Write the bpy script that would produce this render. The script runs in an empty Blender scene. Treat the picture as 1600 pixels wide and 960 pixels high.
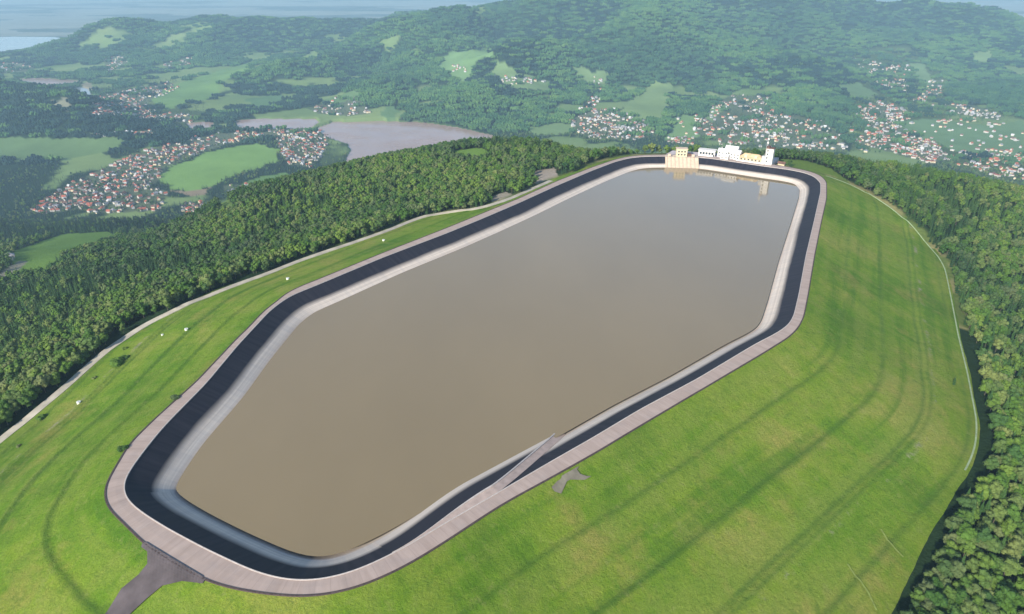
import bpy, bmesh, math, random
import numpy as np
from mathutils import Vector, Matrix

# ------------------------------------------------------------------ camera, sky, sun, exposure
scene = bpy.context.scene
F = 1081.0                                   # focal length in units of a 1600 px wide frame
PITCH = math.atan(540.0 / F)                 # horizon lies 540 px above the frame centre
HC = 200.0                                   # camera height above the dam crest (z = 0)
cam_d = bpy.data.cameras.new("camera")
cam = bpy.data.objects.new("camera", cam_d)
scene.collection.objects.link(cam)
cam.location = (0, 0, HC)
cam.rotation_euler = (math.pi / 2 - PITCH, 0, 0)
cam_d.sensor_width = 36.0
cam_d.lens = F / 1600.0 * 36.0
cam_d.clip_start = 1.0
cam_d.clip_end = 120000.0
scene.camera = cam

SUN_DIR2 = (-0.56, -0.83)                    # direction towards the sun in plan (x, y)
SUN_EL = math.radians(26)
world = bpy.data.worlds.new("World")
scene.world = world
world.use_nodes = True
wn = world.node_tree.nodes
wl = world.node_tree.links
bg = wn["Background"]
sky = wn.new("ShaderNodeTexSky")
sky.sky_type = 'NISHITA'
sky.sun_disc = False
sky.sun_elevation = SUN_EL
sky.sun_rotation = math.atan2(SUN_DIR2[0], SUN_DIR2[1])
sky.air_density = 1.0
sky.dust_density = 0.7
sky.altitude = 900
bg.inputs["Strength"].default_value = 0.135
wl.new(sky.outputs["Color"], bg.inputs["Color"])

sun_d = bpy.data.lights.new("sun", 'SUN')
sun_d.energy = 5.0
sun_d.angle = math.radians(0.5)
sun_d.color = (1.0, 0.93, 0.83)
sun = bpy.data.objects.new("sun", sun_d)
scene.collection.objects.link(sun)
n2 = math.hypot(*SUN_DIR2)
sd = Vector((SUN_DIR2[0] / n2 * math.cos(SUN_EL), SUN_DIR2[1] / n2 * math.cos(SUN_EL), math.sin(SUN_EL)))
sun.rotation_euler = sd.to_track_quat('Z', 'Y').to_euler()
sun.location = (0, 0, 400)

scene.view_settings.view_transform = 'Standard'
scene.view_settings.look = 'None'
scene.view_settings.gamma = 1.0
scene.view_settings.exposure = 0.42
scene.view_settings.use_curve_mapping = False
scene.cycles.max_bounces = 5
scene.cycles.volume_bounces = 3
scene.cycles.caustics_reflective = False
scene.cycles.caustics_refractive = False
scene.cycles.use_denoising = True

random.seed(7)
rng = np.random.default_rng(11)
SP, CP = math.sin(PITCH), math.cos(PITCH)

# ------------------------------------------------------------------ measuring helpers
def ray(px, py):
    v = (np.asarray(py, float) - 480.0) / F
    u = (np.asarray(px, float) - 800.0) / F
    return u, CP - v * SP, SP + v * CP        # lateral, forward, downward per unit

def W(px, py, z=0.0):
    u, f, d = ray(px, py)
    t = (HC - z) / d
    return np.stack([u * t, f * t], -1)

def proj(x, y, z):
    zz = z - HC
    depth = y * CP - zz * SP
    up = y * SP + zz * CP
    depth = np.where(depth > 1e-3, depth, 1e-3)
    return 800 + F * x / depth, 480 - F * up / depth

def smoothstep(a, b, x):
    t = np.clip((x - a) / (b - a), 0, 1)
    return t * t * (3 - 2 * t)

_lat = np.random.default_rng(5).random((256, 256))
def vnoise(x, y):
    xi = np.floor(x).astype(np.int64); yi = np.floor(y).astype(np.int64)
    fx = x - xi; fy = y - yi
    fx = fx * fx * (3 - 2 * fx); fy = fy * fy * (3 - 2 * fy)
    a = _lat[xi & 255, yi & 255]; b = _lat[(xi + 1) & 255, yi & 255]
    c = _lat[xi & 255, (yi + 1) & 255]; d = _lat[(xi + 1) & 255, (yi + 1) & 255]
    return (a * (1 - fx) + b * fx) * (1 - fy) + (c * (1 - fx) + d * fx) * fy
def fbm(x, y, scale, octv=4, gain=0.5):
    s = 0.0; amp = 1.0; tot = 0.0
    for k in range(octv):
        s = s + amp * vnoise(x / scale + 17.3 * k + 100, y / scale + 9.1 * k + 100)
        tot += amp; amp *= gain; scale = scale / 2.03
    return s / tot

def inpoly(x, y, poly):
    inside = np.zeros(x.shape, bool)
    n = len(poly)
    j = n - 1
    for i in range(n):
        xi, yi = poly[i]; xj, yj = poly[j]
        if yi != yj:
            c = ((yi > y) != (yj > y)) & (x < (xj - xi) * (y - yi) / (yj - yi) + xi)
            inside ^= c
        j = i
    return inside

# ------------------------------------------------------------------ object helpers
def link(o, parent=None):
    scene.collection.objects.link(o)
    if parent is not None:
        o.parent = parent
    return o

def tag(o, label=None, cat=None, group=None, kind=None):
    if label: o['label'] = label
    if cat: o['category'] = cat
    if group: o['group'] = group
    if kind: o['kind'] = kind
    return o

def mesh_from(name, verts, faces, mats, fmat=None, smooth=False, uv=None):
    me = bpy.data.meshes.new(name)
    verts = np.asarray(verts, np.float32)
    if isinstance(faces, np.ndarray):
        k = faces.shape[1]
        me.vertices.add(len(verts)); me.vertices.foreach_set("co", verts.ravel())
        me.loops.add(faces.size); me.polygons.add(len(faces))
        me.polygons.foreach_set("loop_start", np.arange(0, faces.size, k, dtype=np.int32))
        me.loops.foreach_set("vertex_index", faces.astype(np.int32).ravel())
    else:
        me.from_pydata(verts.tolist(), [], faces)
    for m in mats:
        me.materials.append(m)
    if fmat is not None:
        me.polygons.foreach_set("material_index", np.asarray(fmat, np.int32))
    me.update(calc_edges=True)
    me.validate()
    me.polygons.foreach_set("use_smooth", [smooth] * len(me.polygons))
    return me

def obj(name, me, parent=None, loc=(0, 0, 0), rz=0.0):
    o = bpy.data.objects.new(name, me)
    o.location = loc
    o.rotation_euler = (0, 0, rz)
    return link(o, parent)

def empty(name, loc, rz=0.0):
    o = bpy.data.objects.new(name, None)
    o.location = loc
    o.rotation_euler = (0, 0, rz)
    o.empty_display_size = 1.0
    return link(o)

class MB:
    """collects boxes, prisms and tubes and links them as one mesh object"""
    def __init__(s): s.v = []; s.f = []; s.m = []
    def add(s, vs, fs, m=0):
        b = len(s.v); s.v += [tuple(p) for p in vs]
        s.f += [[b + i for i in f] for f in fs]; s.m += [m] * len(fs)
    def box(s, x0, x1, y0, y1, z0, z1, m=0):
        s.add([(x0, y0, z0), (x1, y0, z0), (x1, y1, z0), (x0, y1, z0), (x0, y0, z1), (x1, y0, z1), (x1, y1, z1), (x0, y1, z1)],
              [(0, 3, 2, 1), (4, 5, 6, 7), (0, 1, 5, 4), (1, 2, 6, 5), (2, 3, 7, 6), (3, 0, 4, 7)], m)
    def gable(s, x0, x1, y0, y1, z0, z1, over=0.5, th=0.3, m=0):
        """gabled roof slab, ridge along x"""
        ym = (y0 + y1) / 2; X0, X1, Y0, Y1 = x0 - over, x1 + over, y0 - over, y1 + over
        k = (z1 - z0) / (ym - y0); ze = z0 - k * over
        s.add([(X0, Y0, ze), (X1, Y0, ze), (X1, ym, z1), (X0, ym, z1), (X0, Y1, ze), (X1, Y1, ze),
               (X0, Y0, ze - th), (X1, Y0, ze - th), (X1, ym, z1 - th), (X0, ym, z1 - th), (X0, Y1, ze - th), (X1, Y1, ze - th)],
              [(0, 1, 2, 3), (3, 2, 5, 4), (7, 6, 9, 8), (8, 9, 10, 11), (0, 6, 7, 1), (4, 5, 11, 10),
               (1, 7, 8, 2), (2, 8, 11, 5), (0, 3, 9, 6), (3, 4, 10, 9)], m)
    def gwall(s, x0, x1, y0, y1, z0, z1, zr, m=0):
        """house body with gable ends under a ridge along x"""
        ym = (y0 + y1) / 2
        s.add([(x0, y0, z0), (x1, y0, z0), (x1, y1, z0), (x0, y1, z0), (x0, y0, z1), (x1, y0, z1), (x1, y1, z1), (x0, y1, z1),
               (x0, ym, zr), (x1, ym, zr)],
              [(0, 3, 2, 1), (0, 1, 5, 4), (2, 3, 7, 6), (1, 2, 6, 9, 5), (3, 0, 4, 8, 7), (4, 5, 9, 8), (6, 7, 8, 9)], m)
    def hip(s, x0, x1, y0, y1, z0, z1, over=0.5, m=0):
        X0, X1, Y0, Y1 = x0 - over, x1 + over, y0 - over, y1 + over
        ym = (y0 + y1) / 2; i = (Y1 - Y0) / 2 * 0.9
        i = min(i, (X1 - X0) / 2 - 0.05)
        s.add([(X0, Y0, z0), (X1, Y0, z0), (X1, Y1, z0), (X0, Y1, z0), (X0 + i, ym, z1), (X1 - i, ym, z1)],
              [(0, 1, 5, 4), (1, 2, 5), (2, 3, 4, 5), (3, 0, 4), (0, 3, 2, 1)], m)
    def tube(s, a, b, r0, r1, n=8, m=0, cap=True):
        a = Vector(a); b = Vector(b); d = (b - a).normalized()
        u = d.orthogonal().normalized(); w = d.cross(u)
        vs = [a + (u * math.cos(2 * math.pi * k / n) + w * math.sin(2 * math.pi * k / n)) * r0 for k in range(n)]
        vs += [b + (u * math.cos(2 * math.pi * k / n) + w * math.sin(2 * math.pi * k / n)) * r1 for k in range(n)]
        fs = [(k, (k + 1) % n, n + (k + 1) % n, n + k) for k in range(n)]
        if cap: fs += [tuple(range(n - 1, -1, -1)), tuple(range(n, 2 * n))]
        s.add(vs, fs, m)
    def mesh(s, name, mats, smooth=False): return mesh_from(name, s.v, s.f, mats, s.m, smooth)
    def build(s, name, mats, parent=None, loc=(0, 0, 0), rz=0.0, smooth=False):
        if not isinstance(mats, (list, tuple)): mats = [mats]
        return obj(name, s.mesh(name, mats, smooth), parent, loc, rz)

# ------------------------------------------------------------------ materials
class NT:
    def __init__(s, name):
        s.mat = bpy.data.materials.new(name); s.mat.use_nodes = True
        s.n = s.mat.node_tree.nodes; s.l = s.mat.node_tree.links
        s.b = s.n["Principled BSDF"]
        s.b.inputs["Specular IOR Level"].default_value = 0.25
        s.geo = None
    def pos(s):
        if s.geo is None: s.geo = s.n.new("ShaderNodeNewGeometry")
        return s.geo.outputs["Position"]
    def scaled(s, vec, sc):
        m = s.n.new("ShaderNodeMapping"); m.inputs["Scale"].default_value = sc
        s.l.new(vec, m.inputs["Vector"]); return m.outputs["Vector"]
    def noise(s, scale, vec=None, detail=4, rough=0.55):
        t = s.n.new("ShaderNodeTexNoise"); t.inputs["Scale"].default_value = scale
        t.inputs["Detail"].default_value = detail; t.inputs["Roughness"].default_value = rough
        s.l.new(vec if vec is not None else s.pos(), t.inputs["Vector"]); return t.outputs["Fac"]
    def ramp(s, fac, stops):
        r = s.n.new("ShaderNodeValToRGB"); e = r.color_ramp.elements
        while len(e) < len(stops): e.new(0.5)
        for i, (p, c) in enumerate(stops):
            e[i].position = p; e[i].color = (*c, 1) if len(c) == 3 else c
        s.l.new(fac, r.inputs["Fac"]); return r.outputs["Color"]
    def mix(s, fac, a, b, mode='MIX'):
        m = s.n.new("ShaderNodeMix"); m.data_type = 'RGBA'; m.blend_type = mode
        for sock, v in ((m.inputs[0], fac), (m.inputs[6], a), (m.inputs[7], b)):
            if isinstance(v, (int, float)): sock.default_value = v
            elif isinstance(v, tuple): sock.default_value = (*v, 1)
            else: s.l.new(v, sock)
        return m.outputs[2]
    def math(s, op, a, b=0.0):
        m = s.n.new("ShaderNodeMath"); m.operation = op
        for sock, v in ((m.inputs[0], a), (m.inputs[1], b)):
            if isinstance(v, (int, float)): sock.default_value = v
            else: s.l.new(v, sock)
        return m.outputs[0]
    def sep(s, vec):
        x = s.n.new("ShaderNodeSeparateXYZ"); s.l.new(vec, x.inputs[0]); return x.outputs
    def attr(s, name):
        a = s.n.new("ShaderNodeAttribute"); a.attribute_name = name; return a
    def maprange(s, v, a, b, c=0.0, d=1.0):
        m = s.n.new("ShaderNodeMapRange"); s.l.new(v, m.inputs[0])
        for i, q in enumerate((a, b, c, d)): m.inputs[i + 1].default_value = q
        return m.outputs[0]
    def bump(s, h, strength=0.5, dist=1.0):
        b = s.n.new("ShaderNodeBump"); b.inputs["Strength"].default_value = strength; b.inputs["Distance"].default_value = dist
        s.l.new(h, b.inputs["Height"]); s.l.new(b.outputs[0], s.b.inputs["Normal"])
    def color(s, c):
        if isinstance(c, tuple): s.b.inputs["Base Color"].default_value = (*c, 1)
        else: s.l.new(c, s.b.inputs["Base Color"])
    def rough(s, v): s.b.inputs["Roughness"].default_value = v; return s

def plain(name, col, rough=0.8, var=0.15, scale=0.4):
    t = NT(name); t.rough(rough)
    dark = tuple(c * (1 - var) for c in col); lite = tuple(min(1, c * (1 + var)) for c in col)
    t.color(t.ramp(t.noise(scale), [(0.3, dark), (0.7, lite)]))
    return t.mat

M = {}
def mat_grass():
    t = NT("embankment_grass"); t.rough(0.95); t.b.inputs["Specular IOR Level"].default_value = 0.1
    a = t.attr("sd")                                    # x = metres along the crest, y = metres down the slope
    sd = a.outputs["Vector"]
    big = t.noise(0.014, None, 6, 0.62)
    base = t.ramp(big, [(0.36, (0.085, 0.185, 0.010)), (0.45, (0.140, 0.262, 0.015)), (0.54, (0.210, 0.305, 0.026)), (0.63, (0.330, 0.325, 0.070))])
    st = t.noise(1.0, t.scaled(sd, (0.004, 0.075, 1)), 4, 0.55)
    base = t.mix(t.maprange(st, 0.47, 0.60, 0.0, 0.6), base, (0.225, 0.295, 0.045))
    base = t.mix(t.maprange(st, 0.46, 0.36, 0.0, 0.6), base, (0.060, 0.170, 0.010))
    fn = t.noise(1.0, t.scaled(sd, (0.13, 0.012, 1)), 5, 0.65)
    base = t.mix(t.maprange(fn, 0.45, 0.7, 0.0, 0.45), base, (0.25, 0.285, 0.060))
    base = t.mix(t.maprange(fn, 0.45, 0.3, 0.0, 0.35), base, (0.055, 0.130, 0.010))
    dr = t.noise(0.026, None, 6, 0.7)
    base = t.mix(t.maprange(dr, 0.54, 0.70, 0.0, 0.5), base, (0.40, 0.285, 0.095))
    y = t.sep(sd)[1]
    wob = t.math('MULTIPLY', t.math('SUBTRACT', t.noise(0.02, None, 5, 0.7), 0.5), 4.0)
    y = t.math('ADD', y, wob)
    patchy = t.noise(0.03, None, 4, 0.7)
    for c, w, k in ((24, 1.0, 0.5), (50, 1.1, 0.6), (74.5, 0.8, 0.55), (78.5, 0.7, 0.45), (100, 1.0, 0.5)):
        d = t.math('ABSOLUTE', t.math('SUBTRACT', y, float(c)))
        m = t.math('MULTIPLY', t.maprange(d, w * 2.4, w * 0.3, 0.0, k), t.maprange(patchy, 0.3, 0.55, 0.35, 1.0))
        base = t.mix(m, base, (0.060, 0.135, 0.022))
    # worn stony traces beside the lower berm
    d = t.math('ABSOLUTE', t.math('SUBTRACT', y, 81.5))
    m = t.math('MULTIPLY', t.maprange(d, 2.2, 0.4), t.maprange(t.noise(0.05, None, 6, 0.75), 0.52, 0.62))
    base = t.mix(m, base, (0.33, 0.30, 0.20))
    fine = t.noise(0.9, None, 5, 0.75)
    base = t.mix(t.maprange(fine, 0.35, 0.72, 0.0, 0.55), base, (0.06, 0.125, 0.012))
    tuft = t.noise(0.16, None, 5, 0.75)
    base = t.mix(t.maprange(tuft, 0.52, 0.68, 0.0, 0.5), base, (0.075, 0.150, 0.018))
    base = t.mix(t.maprange(tuft, 0.44, 0.32, 0.0, 0.4), base, (0.26, 0.28, 0.085))
    t.color(base)
    t.bump(t.noise(0.30, None, 7, 0.8), 0.9, 1.4)
    return t.mat
def mat_terrain():
    t = NT("terrain_cover"); t.rough(0.97); t.b.inputs["Specular IOR Level"].default_value = 0.05
    c = t.attr("col").outputs["Color"]
    n = t.noise(0.006, None, 6, 0.65)
    c1 = t.mix(t.maprange(n, 0.3, 0.7, 0.0, 0.45), c, (0.45, 0.5, 0.4), 'MULTIPLY')
    f = t.noise(0.25, None, 4, 0.7)
    c2 = t.mix(t.maprange(f, 0.35, 0.7, 0.0, 0.35), c1, (0.4, 0.45, 0.35), 'MULTIPLY')
    t.color(c2)
    t.bump(f, 0.6, 2.0)
    return t.mat
def mat_lining():
    t = NT("basin_lining"); t.rough(0.7); t.b.inputs["Specular IOR Level"].default_value = 0.2
    sd = t.attr("sd").outputs["Vector"]
    s_ = t.sep(sd)
    z = t.sep(t.pos())[2]
    wob = t.math('MULTIPLY', t.math('SUBTRACT', t.noise(1.0, t.scaled(sd, (0.012, 0.05, 1)), 3), 0.5), 2.2)
    z = t.math('ADD', z, wob)
    streak = t.noise(1.0, t.scaled(sd, (0.35, 0.03, 1)), 3, 0.6)
    dark = t.ramp(streak, [(0.3, (0.013, 0.013, 0.022)), (0.7, (0.032, 0.028, 0.038))])
    bands = t.noise(1.0, t.scaled(sd, (0.01, 0.9, 1)), 4, 0.6)
    pale = t.ramp(bands, [(0.3, (0.55, 0.46, 0.38)), (0.7, (0.78, 0.68, 0.57))])
    pale = t.mix(t.maprange(streak, 0.35, 0.75, 0.0, 0.35), pale, (0.38, 0.36, 0.36))
    col = t.mix(t.maprange(z, -4.7, -6.4), dark, pale)
    t.color(col)
    return t.mat
def mat_water(name, near, rough, bumps, bscale, ior=1.33):
    t = NT(name); t.rough(rough); t.b.inputs["IOR"].default_value = ior
    t.b.inputs["Specular IOR Level"].default_value = 0.5
    n = t.noise(0.006, t.scaled(t.pos(), (1, 0.45, 1)), 5, 0.6)
    t.color(t.ramp(n, [(0.3, tuple(c * 0.90 for c in near)), (0.7, tuple(c * 1.08 for c in near))]))
    wind = t.noise(0.011, t.scaled(t.pos(), (0.35, 1, 1)), 4, 0.6)      # gusts ruffle some patches more than others
    t.l.new(t.maprange(wind, 0.40, 0.62, rough * 0.5, rough * 1.5), t.b.inputs["Roughness"])
    t.bump(t.math('MULTIPLY', t.noise(bscale, t.scaled(t.pos(), (0.6, 1.4, 1)), 3, 0.6), t.maprange(wind, 0.40, 0.62, 0.5, 1.4)), bumps, 0.15)
    return t.mat
def mat_road():
    t = NT("crest_concrete"); t.rough(0.85)
    sd = t.attr("sd").outputs["Vector"]
    n = t.noise(1.0, t.scaled(sd, (0.22, 0.03, 1)), 4, 0.65)
    c = t.ramp(n, [(0.3, (0.37, 0.285, 0.24)), (0.5, (0.43, 0.335, 0.285)), (0.7, (0.49, 0.39, 0.335))])
    x = t.math('FRACT', t.math('MULTIPLY', t.sep(sd)[0], 0.2))
    j = t.math('LESS_THAN', x, 0.05)
    c = t.mix(t.math('MULTIPLY', j, 0.22), c, (0.22, 0.17, 0.16))
    c = t.mix(t.maprange(t.noise(0.12), 0.5, 0.75, 0, 0.4), c, (0.30, 0.26, 0.25))
    t.color(c); return t.mat
def mat_leaf(name, cols, patch=0.004):
    t = NT(name); t.rough(0.75); t.b.inputs["Specular IOR Level"].default_value = 0.2
    oi = t.n.new("ShaderNodeObjectInfo")
    c = t.ramp(oi.outputs["Random"], [(i / (len(cols) - 1), q) for i, q in enumerate(cols)])
    n = t.noise(0.9, None, 3, 0.6)
    c = t.mix(t.maprange(n, 0.35, 0.7, 0.0, 0.6), c, (0.62, 0.62, 0.5), 'MULTIPLY')
    g = t.noise(patch, None, 5)
    c = t.mix(t.maprange(g, 0.44, 0.58, 0.0, 0.85), c, (0.46, 0.58, 0.85), 'MULTIPLY')
    t.color(c)
    t.b.inputs["Sheen Weight"].default_value = 0.0
    return t.mat
M['grass'] = mat_grass()
M['terrain'] = mat_terrain()
M['lining'] = mat_lining()
M['water'] = mat_water("reservoir_water", (0.270, 0.205, 0.108), 0.08, 0.10, 0.35, 1.7)
M['lake'] = mat_water("lake_water", (0.40, 0.27, 0.215), 0.2, 0.03, 0.05)
M['lake'].node_tree.nodes["Principled BSDF"].inputs["IOR"].default_value = 1.25
M['river'] = mat_water("river_water", (0.28, 0.30, 0.30), 0.1, 0.1, 0.05)
M['road'] = mat_road()
M['kerb'] = plain("dark_kerb_stone", (0.085, 0.062, 0.058), 0.9, 0.3, 0.8)
M['palekerb'] = plain("pale_kerb_concrete", (0.52, 0.47, 0.43), 0.85, 0.15, 0.8)
M['asphalt'] = plain("access_asphalt", (0.098, 0.082, 0.085), 0.9, 0.3, 0.12)
M['toe'] = plain("gravel_track", (0.44, 0.40, 0.32), 0.95, 0.2, 0.15)
M['gravel'] = plain("bare_gravel", (0.20, 0.18, 0.135), 0.95, 0.25, 0.15)
M['worn'] = plain("worn_grass", (0.24, 0.30, 0.07), 0.95, 0.25, 0.5)
M['drain'] = plain("drain_concrete", (0.30, 0.38, 0.22), 0.9, 0.2, 0.3)
M['leaf'] = mat_leaf("broadleaf_foliage", [(0.055, 0.125, 0.018), (0.090, 0.175, 0.022), (0.140, 0.215, 0.034), (0.070, 0.150, 0.022), (0.180, 0.220, 0.065), (0.045, 0.110, 0.024), (0.150, 0.180, 0.065), (0.060, 0.135, 0.020)])
M['needle'] = mat_leaf("conifer_foliage", [(0.026, 0.075, 0.020), (0.046, 0.110, 0.024), (0.066, 0.135, 0.028), (0.034, 0.088, 0.022)])
M['farleaf'] = mat_leaf("far_wood_foliage", [(0.036, 0.105, 0.034), (0.060, 0.150, 0.038), (0.105, 0.200, 0.046), (0.044, 0.120, 0.038)], 0.0013)
M['fardark'] = mat_leaf("dark_conifer_foliage", [(0.011, 0.036, 0.024), (0.018, 0.052, 0.030), (0.014, 0.044, 0.028)], 0.002)
M['bark'] = plain("tree_bark", (0.11, 0.09, 0.07), 0.95, 0.3, 3.0)
M['wallw'] = plain("white_render", (0.72, 0.69, 0.64), 0.85, 0.08, 0.2)
M['wallc'] = plain("cream_render", (0.66, 0.56, 0.38), 0.85, 0.10, 0.2)
M['wallg'] = plain("grey_render", (0.48, 0.47, 0.46), 0.85, 0.12, 0.2)
M['hwall'] = plain("house_render", (0.56, 0.52, 0.46), 0.85, 0.15, 0.2)
M['roofr'] = plain("red_roof_tiles", (0.40, 0.115, 0.070), 0.8, 0.3, 0.3)
M['roofb'] = plain("brown_roof_tiles", (0.155, 0.085, 0.065), 0.8, 0.3, 0.3)
M['roofg'] = plain("grey_roof_sheet", (0.25, 0.25, 0.27), 0.7, 0.2, 0.3)
M['roofl'] = plain("pale_roof_sheet", (0.60, 0.60, 0.60), 0.6, 0.15, 0.3)
M['creamc'] = plain("cream_concrete", (0.60, 0.48, 0.36), 0.85, 0.12, 0.3)
M['tan'] = plain("tan_roof", (0.62, 0.44, 0.26), 0.85, 0.15, 0.3)
M['glass'] = plain("dark_window_glass", (0.045, 0.060, 0.070), 0.15, 0.1, 0.3)
M['steel'] = plain("grey_steel", (0.45, 0.45, 0.46), 0.5, 0.1, 0.5)
M['crest_plain'] = plain("ramp_concrete", (0.46, 0.36, 0.31), 0.85, 0.15, 0.3)
M['plaza'] = plain("paved_plaza", (0.52, 0.46, 0.46), 0.85, 0.15, 0.15)
M['well'] = plain("white_concrete_ring", (0.80, 0.82, 0.74), 0.8, 0.08, 1.0)

# ------------------------------------------------------------------ crest outlines measured on the plane of the crest
OUT = [(165, 787), (164, 768), (171, 748), (202, 694), (250, 648), (307, 597), (375, 525), (425, 478), (440, 464), (457, 453), (500, 436), (600, 395),
       (700, 356), (756, 333), (812, 310), (869, 284), (925, 262), (960, 250), (981, 245), (1005, 242.5), (1038, 242), (1086, 242.5), (1110, 245), (1192, 255), (1230, 261),
       (1262, 267.5), (1281, 274), (1291, 284), (1291, 310), (1282, 350), (1272, 400), (1262, 460), (1255, 495), (1248, 510), (1235, 525), (1200, 547), (1100, 606),
       (1000, 665), (925, 710), (850, 752), (785, 787), (700, 843), (640, 880), (600, 900), (560, 916), (520, 927), (480, 931), (440, 929), (395, 925), (337, 914), (275, 880), (221, 846), (195, 818)]
INN = [(193, 770), (194, 750), (211, 724), (237, 690), (259, 664), (322, 600), (371, 541), (421, 487), (440, 472), (458, 461), (500, 444), (600, 402),
       (700, 364), (756, 341), (812, 317), (869, 291), (925, 267), (962, 253), (983, 247.5), (1005, 245), (1038, 244.5), (1090, 246), (1110, 248), (1192, 260), (1230, 265),
       (1256, 270), (1272, 276), (1282, 286), (1282, 300), (1272, 345), (1259, 400), (1248, 460), (1240, 494), (1232, 508), (1215, 520), (1180, 538), (1090, 592),
       (1000, 640), (925, 685), (860, 722), (785, 766), (700, 815), (640, 851), (600, 872), (570, 886), (540, 897), (510, 904), (480, 908), (440, 905), (395, 892), (322, 858), (262, 826), (225, 803), (202, 785)]

def closed(pts, step, sigma):
    P = W(np.array([p[0] for p in pts]), np.array([p[1] for p in pts]), 0.0)
    n = len(P); out = []
    for i in range(n):                                   # dense linear, then smoothed
        a, b = P[i], P[(i + 1) % n]
        k = max(2, int(np.linalg.norm(b - a) / 0.5))
        out.append(a + (b - a) * np.arange(k)[:, None] / k)
    Q = np.concatenate(out)
    def resample(Q, st):
        D = np.linalg.norm(np.roll(Q, -1, 0) - Q, axis=1); S = np.concatenate([[0], np.cumsum(D)])
        m = int(S[-1] / st); s = np.arange(m) * S[-1] / m
        QQ = np.concatenate([Q, Q[:1]])
        return np.stack([np.interp(s, S, QQ[:, 0]), np.interp(s, S, QQ[:, 1])], -1)
    Q = resample(Q, 1.0)
    w = int(sigma * 3) + 1; k = np.exp(-0.5 * (np.arange(-w, w + 1) / sigma) ** 2); k /= k.sum()
    Q = np.stack([np.convolve(np.concatenate([Q[-w:, c], Q[:, c], Q[:w, c]]), k, 'valid') for c in (0, 1)], -1)
    return resample(Q, step)

def normals(Q, sg=3):
    T = np.roll(Q, -sg, 0) - np.roll(Q, sg, 0)
    T /= np.linalg.norm(T, axis=1)[:, None]
    Nn = np.stack([-T[:, 1], T[:, 0]], -1)               # left of travel
    c = Q.mean(0)
    if np.mean(np.sum(Nn * (Q - c), 1)) < 0: Nn = -Nn
    return Nn

INNC = closed(INN, 2.0, 5.0)
NI = normals(INNC)
OC = closed(OUT, 2.0, 4.0)
NO = normals(OC)
NN, NOUT = len(INNC), len(OC)
# road width at each inner sample: distance along the normal to the outer outline
wid = np.zeros(NN)
for i in range(NN):
    d = OC - INNC[i]
    al = d @ NI[i]; pe = np.abs(d @ np.array([-NI[i][1], NI[i][0]]))
    ok = (al > 0) & (pe < 3.0) & (al < 60)
    wid[i] = al[ok].min() if ok.any() else 5.0
wk = np.ones(7) / 7
wid = np.convolve(np.concatenate([wid[-3:], wid, wid[:3]]), wk, 'valid')
wid = np.clip(wid, 3.5, 40)
RO = INNC + NI * wid[:, None]                            # outer road edge, one to one with the inner edge
SI = np.concatenate([[0], np.cumsum(np.linalg.norm(np.roll(INNC, -1, 0) - INNC, axis=1))])[:NN]
NO_s = normals(RO, 4)
w = 6; k = np.exp(-0.5 * (np.arange(-w, w + 1) / 3.0) ** 2); k /= k.sum()
NO_s = np.stack([np.convolve(np.concatenate([NO_s[-w:, c], NO_s[:, c], NO_s[:w, c]]), k, 'valid') for c in (0, 1)], -1)
NO_s /= np.linalg.norm(NO_s, axis=1)[:, None]

BD = np.array([0, 1.0, 22.6, 25.4, 48.6, 51.4, 74.2, 78.8, 98.6, 101.4, 400.0])
BS = [0.30, 0.47, 0.04, 0.47, 0.04, 0.47, 0.03, 0.45, 0.05, 0.42]
BZ = np.concatenate([[0], -np.cumsum(np.diff(BD) * BS)])
def prof(d): return np.interp(d, BD, BZ)

# toe of the embankment: pixel marks -> distance down the slope, per crest sample
TOE_L = [(0, 692), (56, 649), (116, 600), (150, 567), (185, 537), (212, 520), (250, 498), (300, 476), (350, 456), (412, 431), (475, 407), (550, 381),
         (612, 359), (640, 347), (670, 336), (695, 332), (745, 328)]
TOE_R = [(1320, 280), (1375, 315), (1405, 333), (1437, 367), (1460, 395), (1475, 418), (1485, 462), (1497, 525), (1510, 580), (1521, 640),
         (1522, 700), (1500, 740), (1467, 790), (1433, 853), (1400, 917), (1383, 960)]
dd = np.arange(2, 200, 1.0)
def idx_of(px, py):
    p = W(px, py); return int(np.argmin(np.sum((RO - p) ** 2, 1)))
# how steep each stretch of the embankment is, relative to the full profile
_k = sorted([(idx_of(200, 825), 1.0), (idx_of(171, 748), .95), (idx_of(250, 648), .85), (idx_of(375, 525), .68), (idx_of(440, 464), .55), (idx_of(600, 395), .48), (idx_of(800, 314), .42), (idx_of(1000, 243), .42),
             (idx_of(1192, 255), .5), (idx_of(1262, 267), .7), (idx_of(1291, 300), .95), (idx_of(1262, 460), 1.0), (idx_of(640, 880), 1.0)])
_a = np.array([q[0] for q in _k], float); _b = np.array([q[1] for q in _k])
KS = np.interp(np.arange(NN), np.concatenate([[_a[-1] - NN], _a, [_a[0] + NN]]), np.concatenate([[_b[-1]], _b, [_b[0]]]))
GX = RO[:, None, 0] + NO_s[:, None, 0] * dd[None]
GY = RO[:, None, 1] + NO_s[:, None, 1] * dd[None]
GZ0 = prof(dd)[None] * KS[:, None]
PX, PY = proj(GX, GY, GZ0)
def toefind(pts):
    res = []
    for (a, b) in pts:
        e = (PX - a) ** 2 + (PY - b) ** 2
        e = np.where(e < 9, e + dd[None] * 1.0, e + 1000)      # nearest flank, not the hidden far one
        i, j = np.unravel_index(np.argmin(e), e.shape)
        res.append((i, dd[j]))
    return res
tl, tr = toefind(TOE_L), toefind(TOE_R)
def idx_of(px, py):
    p = W(px, py); return int(np.argmin(np.sum((RO - p) ** 2, 1)))
keys = [(i, d) for i, d in tl + tr]
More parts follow.
